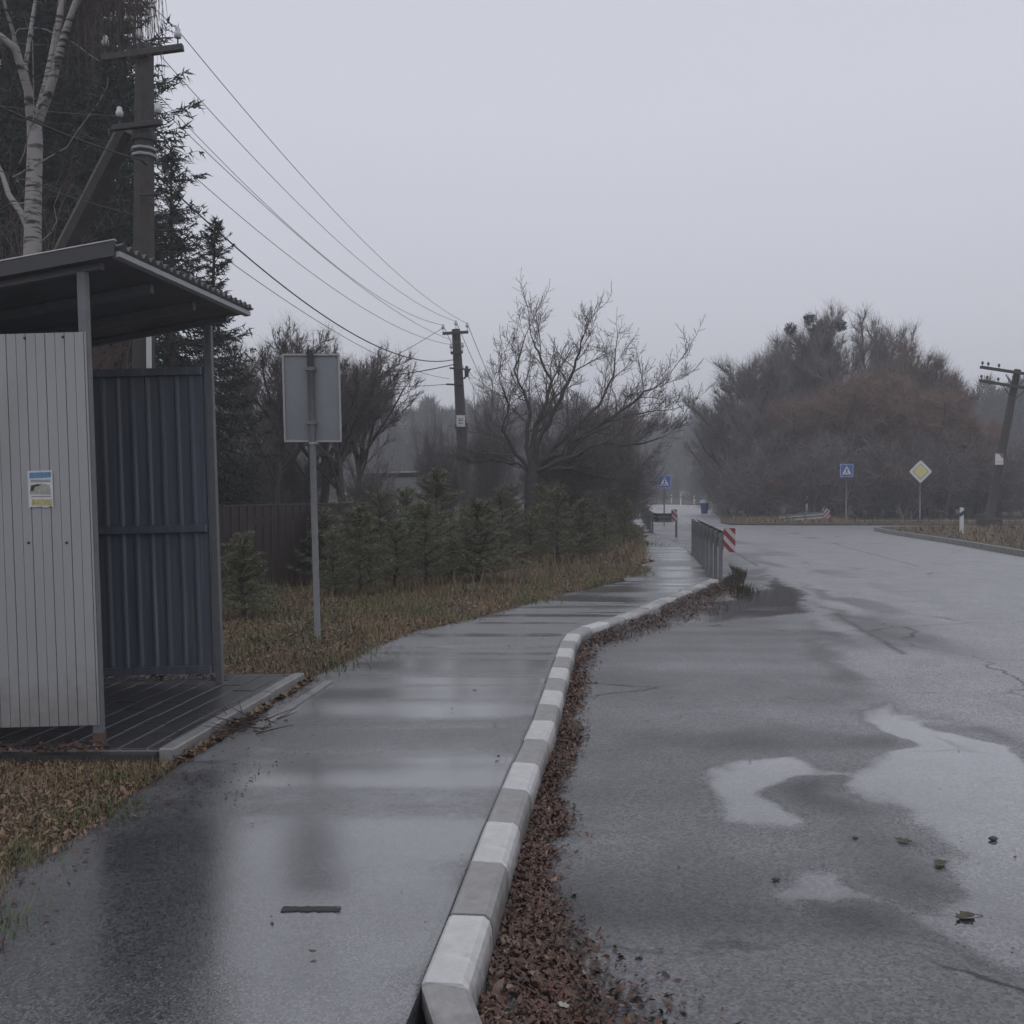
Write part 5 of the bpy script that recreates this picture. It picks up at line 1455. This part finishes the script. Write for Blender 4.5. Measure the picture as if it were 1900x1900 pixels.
pA, pB, pC = pine(2.0, 1, "x"), pine(2.3, 2, "x"), pine(1.6, 3, "x")
spots = [  # u, v of the foot, proto, scale, label
    (452, 1150, pC, 0.90, "young pine standing alone right beside the shelter's far post"),
    (620, 1112, pB, 0.78, "young pine right behind the sign post"),
    (668, 1105, pA, 0.84, "young pine just right of the sign post"),
    (735, 1098, pB, 0.82, "bushy young pine in front of the row, below the grey shed"),
    (790, 1090, pA, 0.92, "young pine in the middle front of the row"),
    (838, 1080, pC, 0.92, "small young pine filling the front of the row left of the far pole"),
    (888, 1082, pC, 1.00, "young pine with a clear thin trunk in front of the far pole"),
    (705, 1062, pB, 1.02, "tall young pine in the second row left of the grey shed"),
    (752, 1050, pB, 1.28, "tallest young pine with a long leading shoot below the shed roof"),
    (812, 1046, pA, 1.22, "young pine in the second row left of the far pole's foot"),
    (865, 1042, pB, 0.88, "young pine hiding the foot of the far pole"),
    (930, 1052, pA, 1.05, "young pine just left of the middle tree's trunk"),
    (985, 1050, pB, 0.92, "young pine in front of the middle tree's trunk"),
    (1035, 1046, pA, 0.98, "young pine just right of the middle tree's trunk"),
    (1080, 1040, pC, 1.15, "young pine right of the middle tree near the verge edge"),
    (1122, 1026, pA, 0.95, "young pine near the pavement bend, second from the right"),
    (1158, 1012, pC, 1.05, "rightmost near young pine beside the pavement bend"),
    (950, 1010, pB, 1.25, "tall young pine in the back row left of the middle tree"),
    (1060, 1004, pB, 1.2, "tall young pine in the back row right of the middle tree"),
    (1110, 992, pA, 1.35, "back row young pine near the pavement bend"),
    (1165, 978, pB, 1.25, "farthest young pine by the far end of the verge"),
    (640, 1072, pA, 0.98, "young pine behind the sign post in front of the fence end"),
    (436, 1095, pC, 0.8, "small young pine in front of the fence beside the shelter"),
    (602, 1085, pC, 0.95, "small young pine left behind the sign post against the fence"),
    (688, 1078, pB, 0.80, "young pine in the second row right of the fence end"),
    (775, 1068, pC, 1.05, "young pine squeezed between the front and second row below the shed"),
    (905, 1058, pB, 0.85, "young pine in the second row right of the far pole"),
    (1008, 1030, pC, 1.2, "young pine in the second row by the middle tree's trunk"),
    (1100, 1010, pB, 1.0, "young pine in the second row near the pavement bend"),
    (1140, 995, pC, 1.3, "small young pine in the back row at the pavement bend"),
]
used = set()
for i, (u, v, pr_, s, lab) in enumerate(spots):
    p = at(u, v, 0.125); s *= (1.0, 0.82, 1.14, 0.90, 1.06, 0.76, 1.2)[i % 7]
    if id(pr_) not in used:
        used.add(id(pr_)); c = pr_; c.location = p; c.rotation_euler = (0, 0, i*1.7); c.scale = (s*0.95, s*0.95, s*0.64); c["label"] = lab
    else: place(pr_, p, i*1.7, s*0.64, lab, sxy=1.6 + 0.25*math.sin(i*2.3))

# ------------------------------------------------------------------ ground cover
R = np.random.default_rng(123)
def scatter(poly, n, ybias=0.0):
    """points in a polygon, denser towards small y"""
    P = np.array(poly); lo, hi = P.min(0), P.max(0)
    out = np.zeros((0, 2))
    while len(out) < n:
        m_ = int(n*2.5)
        x = R.uniform(lo[0], hi[0], m_)
        if ybias: y = lo[1]*(hi[1]/lo[1])**R.uniform(0, 1, m_)
        else: y = R.uniform(lo[1], hi[1], m_)
        k = inside(x, y, poly)
        out = np.concatenate([out, np.stack([x[k], y[k]], -1)])
    return out[:n]
def blades(pts, z, hmin, hmax, w):
    n = len(pts)
    az = R.uniform(0, 2*np.pi, n); h = R.uniform(hmin, hmax, n)*(0.6 + 0.8*vnoise(pts[:, 0]*1.5, pts[:, 1]*1.5, 8)); ln = R.uniform(0.2, 1.0, n)*h
    b = np.stack([pts[:, 0], pts[:, 1], np.full(n, z)], -1)
    s = np.stack([-np.sin(az), np.cos(az), 0*az], -1)*(w*R.uniform(0.6, 1.3, n))[:, None]
    t = b + np.stack([np.cos(az)*ln, np.sin(az)*ln, h], -1)
    return np.stack([b+s, b-s, t], 1)
def flakes(pts, z, size, lift=0.03, tilt=0.5):
    n = len(pts)
    az = R.uniform(0, 2*np.pi, n); sz = size*np.clip(np.exp(R.normal(size=n)*0.42), 0.4, 2.4)*0.9
    a = np.stack([np.cos(az), np.sin(az), R.uniform(-tilt, tilt, n)], -1)*sz[:, None]
    b = np.stack([-np.sin(az), np.cos(az), R.uniform(-tilt, tilt, n)], -1)*(sz*R.uniform(0.35, 0.7, n))[:, None]
    c = np.stack([pts[:, 0], pts[:, 1], z + R.uniform(0.004, lift, n)], -1)
    cu = np.stack([0*az, 0*az, sz*R.uniform(-0.25, 0.5, n)], -1)
    return np.stack([c-a+cu, c-b*0.85-a*0.35, c-b*0.8+a*0.35, c+a+cu, c+b*0.8+a*0.4, c+b*0.9-a*0.3], 1)
lx_ = lambda Y: float(left_edge(Y))
near_v = [(-4.6, 3.3), (lx_(3.3)+0.04, 3.3)] + [(lx_(y)+0.03, y) for y in np.arange(3.5, 5.6, 0.2)] + [(A.x+0.15, A.y-0.02), (-4.6, A.y-0.03)]
mid_v = [(B.x+0.08, B.y), ] + [(lx_(y)+0.05, y) for y in np.arange(8.0, 20, 0.5)] + [(lx_(20)-3.5, 20), (-2.2, 16.0), (-4.6, 13.5), (-4.6, 8.0), (-2.3, 7.95)]
strip = [(A.x+0.02, A.y-0.05), (lx_(5.8)+0.05, 5.8), (lx_(6.6)+0.04, 6.6), (lx_(7.4)+0.04, 7.4), (lx_(8.0)+0.05, 8.0), (B.x+0.02, B.y)]
far_l = [(lx_(20)+0.05, 20), (lx_(26)+0.05, 26), (lx_(32)+0.05, 32), (lx_(44), 44), (0, 44), (-4, 26), (-3, 20)]
isl = [(x+0.2, y) for x, y in ISLAND[:6]] + [(28, 14), (34, 39), (17, 41)]
fv = [(10.2, 46.6), (17, 46.2), (40, 45.2), (40, 48.3), (16.5, 48.3), (16.5, 54), (11.6, 54)]
gr = np.concatenate([blades(scatter(near_v, 34000), 0.13, 0.012, 0.055, 0.0028), blades(scatter(mid_v, 46000, 1), 0.13, 0.02, 0.10, 0.0045),
                     blades(scatter(far_l, 9000), 0.13, 0.08, 0.26, 0.012), blades(scatter(isl, 16000), 0.12, 0.08, 0.30, 0.014), blades(scatter(fv, 5000), 0.09, 0.08, 0.30, 0.015)])
wz = [(0.6, 15.6), (2.6, 20), (3.3, 26), (-1.5, 26), (-4.2, 16.2), (-3.0, 12.2)]
gr = np.concatenate([gr, blades(scatter(wz, 4500), 0.12, 0.15, 0.42, 0.0055)])
tag(soup("dry_grass", gr, M_grass), "thin wintry grass, straw-brown and green, on the verges and the island", "grass", kind="stuff")
cl = scatter(near_v, 60)
tuft = []
for q in cl[:44]: tuft.append(blades(q + R.normal(size=(150, 2))*np.array((0.10, 0.07)), 0.13, 0.02, 0.085, 0.003))
for q in scatter(mid_v, 110): tuft.append(blades(q + R.normal(size=(90, 2))*0.16, 0.13, 0.04, 0.14, 0.005))
for q in scatter(far_l, 40): tuft.append(blades(q + R.normal(size=(120, 2))*0.35, 0.13, 0.06, 0.2, 0.010))
tag(soup("green_grass", np.concatenate(tuft), M_green), "tufts of green grass among the leaf litter of the verge", "grass", kind="stuff")
ll = np.concatenate([flakes(scatter(near_v, 21000), 0.128, 0.0092, 0.035, 0.8), flakes(scatter(mid_v, 40000, 1), 0.128, 0.0125, 0.05, 0.7), flakes(scatter(strip, 1500), 0.125, 0.026, 0.03),
                     flakes(scatter(far_l, 3500), 0.13, 0.06, 0.05), flakes(scatter(isl, 3000), 0.125, 0.06, 0.05)])
tag(soup("leaf_litter", ll, M_leafdry), "brown leaf litter covering the verge beside the pavement", "leaves", kind="stuff")
# leaves lying in the gutter along the kerb and a few strays
kpath = [Vector(p) for p in KERB]
seglen = [0]
for a, b in zip(kpath[:-1], kpath[1:]): seglen.append(seglen[-1]+(b-a).length)
wid = lambda Y: np.interp(Y, [2.6, 3.1, 3.5, 3.9, 4.3, 4.8, 5.4, 6.5, 9, 10.5, 12, 14, 16.5], [0.50, 0.52, 0.36, 0.20, 0.13, 0.19, 0.10, 0.12, 0.14, 0.20, 0.36, 0.45, 0.5])
n = 46000
s = R.uniform(0, seglen[-1]+0.0, n)
s = np.where(R.uniform(size=n) < 0.45, R.uniform(0, 4.0, n), s)
ex = np.abs(R.normal(size=n))*0.48
GP = []
for si, ei in zip(s, ex):
    i = min(np.searchsorted(seglen, si, side='right')-1, len(kpath)-2)
    a, b = kpath[i], kpath[i+1]; d = (b-a).normalized(); q = a + d*(si-seglen[i])
    e_ = 0.15 + min(ei, 1.6)*float(wid(q.y))
    GP.append((q.x + d.y*e_, q.y - d.x*e_, ei))
GP = np.array(GP)
GP = GP[R.uniform(size=len(GP)) < np.clip((vnoise(GP[:, 0]*4, GP[:, 1]*2.2, 71)*0.7 + vnoise(GP[:, 0]*9, GP[:, 1]*8, 72)*0.5 - 0.22)*2.6, 0.06, 1)]
m_ = int(1400)
fr_ = np.stack([R.normal(size=m_)*0.16 + 0.06, R.uniform(2.3, 3.3, m_), np.abs(R.normal(size=m_))*0.4], -1)
GP = np.concatenate([GP, fr_])
hp = 0.045*np.exp(-(GP[:, 2]/0.8)**2)*vnoise(GP[:, 0]*3, GP[:, 1]*3, 5)
hp = hp + 0.085*np.exp(-(GP[:, 2]/0.55)**2)*(0.5+vnoise(GP[:, 0]*2, GP[:, 1]*2, 15))*np.clip((GP[:, 1]-9.8)/1.5, 0, 1)*np.clip(R.uniform(size=len(GP))*1.6, 0, 1)
lf = flakes(GP[:, :2], 0.0, 0.0108, 0.016, 0.8); lf[:, :, 2] += hp[:, None]
st = np.stack([R.uniform(0.2, 5.5, 800), 2.8 + 14*R.uniform(0, 1, 800)**1.8], -1)
ps = np.stack([R.uniform(0, 1, 60), R.uniform(3, 12, 60)], -1); ps[:, 0] = left_edge(ps[:, 1])*(1-ps[:, 0]) + right_edge(ps[:, 1])*ps[:, 0]
pe = R.uniform(3.2, 15, 900); pe = np.stack([left_edge(pe) + np.abs(R.normal(size=900))*0.13 - 0.02, pe], -1)
pm = np.stack([R.normal(-1.5, 0.16, 160), R.normal(5.1, 0.35, 160)], -1)
pu = np.stack([R.uniform(-3.4, -2.15, 420), R.normal(7.66, 0.07, 420)], -1)
pn = np.stack([R.uniform(-3.6, A.x-0.35, 700), A.y + np.abs(R.normal(size=700))*0.10 - 0.08], -1)
xtra = np.concatenate([flakes(pe, PAVE+0.004, 0.011, 0.010, 0.4), flakes(pm, PAVE+0.004, 0.008, 0.006, 0.3), flakes(pu, 0.207, 0.016, 0.03), flakes(pn, 0.204, 0.013, 0.03)])
lf = np.concatenate([lf, flakes(st, 0.003, 0.0062, 0.005, 0.2), flakes(ps, PAVE+0.005, 0.010, 0.006, 0.2), xtra])
tag(soup("gutter_leaves", lf, M_leaf), "wet reddish-brown leaves heaped in the gutter along the kerb", "leaves", kind="stuff")
# weeds and earth where the kerb disappears below the guard rail
wp = [(p.x, p.y) for p in (at(u, v, 0.06) for u, v in ((1250,1112),(1300,1092),(1345,1072),(1365,1062),(1352,1045),(1385,1062),(1380,1076),(1350,1088),(1300,1106)))]
wq = np.concatenate([scatter(wp, 1800), np.stack([R.normal(g1.x+0.05, 0.10, 700), R.normal(16.4, 0.5, 700)], -1)])
wd = np.concatenate([blades(wq, 0.0, 0.04, 0.15, 0.007), ])
wd = np.concatenate([wd, np.zeros((0, 3, 3))])
tag(soup("roadside_weeds", wd, MAT("dark_dead_weeds", rough=0.8, var=0.3, scale=3, islands=[(0.03,0.024,0.016),(0.05,0.035,0.02),(0.06,0.055,0.025)])), "dark dead weeds growing over the kerb end below the guard rail", "weeds", kind="stuff")

# heap of dead twigs by the platform edge
th = at(450, 1356, 0.13)
mb = MB()
for i in range(46):
    a = R.uniform(0, 2*math.pi); L = R.uniform(0.10, 0.30); p = np.array((th.x + R.normal()*0.10, th.y + R.normal()*0.14, 0.14 + R.uniform(0, 0.05)))
    d = np.array((math.cos(a), math.sin(a), R.uniform(-0.1, 0.45)))
    mb.tube([p, p+d*L*0.5+R.normal(size=3)*0.01, p+d*L], [0.004, 0.003, 0.0015], 4, caps=False)
o = mb.build("twig_heap", MAT("dead_stalks", (0.04, 0.026, 0.022), 0.8), None, th); o.location = th
tag(o, "heap of dark dead twigs lying between platform edging and pavement", "twigs")
# single things lying about
def leaf_thing(u, v, z, s, label, m=M_leaf):
    """one curled lobed leaf with a folded midrib and a stalk"""
    c = at(u, v, z); a0 = R.uniform(0, 6.28)
    out = [(-1.0, 0.0), (-0.75, 0.34), (-0.42, 0.40), (-0.2, 0.62), (0.1, 0.40), (0.42, 0.46), (0.62, 0.22), (1.0, 0.0)]
    mb = MB(); P = []
    lift = lambda x, y: s*(0.10 + 0.28*abs(y) + 0.22*x*x*(1 if x > 0 else 0.6) + 0.06*math.sin(7*x+3*y))
    for sg_ in (1, -1):
        rim = [(x, sg_*y*R.uniform(0.85, 1.15)) for x, y in out]
        b = len(P)
        for x, y in rim: P.append((x*s, y*s, lift(x, y)))
        mid = [(x, 0) for x, y in out]
        for x, y in mid: P.append((x*s, 0, lift(x, 0)*0.8))
        n_ = len(out)
        mb.f += [[b+i_, b+i_+1, b+n_+i_+1, b+n_+i_] if sg_ > 0 else [b+n_+i_, b+n_+i_+1, b+i_+1, b+i_] for i_ in range(n_-1)]
        mb.smooth += [False]*(n_-1)
    mb.v = P
    mb.tube([(-1.0*s, 0, lift(-1, 0)*0.8), (-1.35*s, 0.1*s, 0.10*s), (-1.6*s, 0.25*s, 0.04*s)], 0.03*s, 4)
    o = mb.build("fallen_leaf", m); o.location = c; o.rotation_euler = (0, 0, a0)
    return tag(o, label, "leaf")
M_lone = MAT("lone_dead_leaf", (0.06, 0.05, 0.03), 0.5, 0.3, 20)
leaf_thing(1744, 1606, 0.0, 0.05, "lone curled dead leaf on the shiny puddle in the bus bay", M_lone)
leaf_thing(1676, 1562, 0.0, 0.042, "greenish dead leaf left of the curled one on the wet bay", M_lone)
leaf_thing(1790, 1704, 0.0, 0.05, "forked dead leaf nearest the right edge of the puddle", M_lone)
leaf_thing(880, 1281, PAVE, 0.018, "small dark leaf alone on the wet pavement", M_lone)
leaf_thing(1046, 1868, 0.03, 0.026, "pale crumpled leaf in front of the gutter leaves", MAT("pale_dead_leaf", (0.34, 0.32, 0.30), 0.6))
def stone(u, v, r, label):
    c = at(u, v, 0.0)
    mb = MB(); mb.lathe([(r*0.5, 0.0), (r, r*0.25), (r*0.85, r*0.6), (r*0.35, r*0.8), (0.001, r*0.82)], (0, 0, 0), 9)
    mb.v = [(x*(1+0.2*math.sin(5*y/r+u)), y*(0.8+0.15*math.cos(4*x/r)), z) for x, y, z in mb.v]
    o = mb.build("small_stone", MAT("dark_stone", (0.05, 0.045, 0.045), 0.5)); o.location = c
    return tag(o, label, "stone")
stone(1843, 1559, 0.022, "dark pebble alone on the shiny puddle at the right")
stone(1587, 1556, 0.014, "tiny dark pebble on the dry tongue in the puddle")
stone(1440, 1634, 0.016, "dark pebble at the left rim of the lower puddle")
# the dark strip let into the pavement
d0, d1 = at(523, 1688, PAVE), at(635, 1680, PAVE)
r2 = random.Random(8)
top_ = [(d0.x + (d1.x-d0.x)*i/14, d0.y + 0.020 + r2.uniform(-0.004, 0.004)) for i in range(15)]; low_ = [(d0.x + (d1.x-d0.x)*i/14, d0.y - 0.018 + r2.uniform(-0.005, 0.004)) for i in range(15)]
dr = MB().prism(low_ + top_[::-1], PAVE-0.02, PAVE+0.0045).build("pavement_patch", MAT("dark_tar_patch", (0.025, 0.025, 0.026), 0.6), None, d0)
dr.location = d0; tag(dr, "narrow dark tar strip across the near pavement", "tar patch")

# ------------------------------------------------------------------ haze: one closed box of even, pale, thin air
hz = MB().box(-350, 350, -45, 430, -1.5, 34).build("haze", None)
hm = bpy.data.materials.new("thin_mist"); hm.use_nodes = True
hm.node_tree.nodes.clear()
ho = hm.node_tree.nodes.new("ShaderNodeOutputMaterial"); hv = hm.node_tree.nodes.new("ShaderNodeVolumePrincipled")
hv.inputs["Color"].default_value = (0.90, 0.92, 0.97, 1)
hv.inputs["Density"].default_value = 0.0025
hm.node_tree.links.new(hv.outputs["Volume"], ho.inputs["Volume"])
hz.data.materials.append(hm)
tag(hz, "thin grey mist filling the air over road and fields", "haze", kind="stuff")
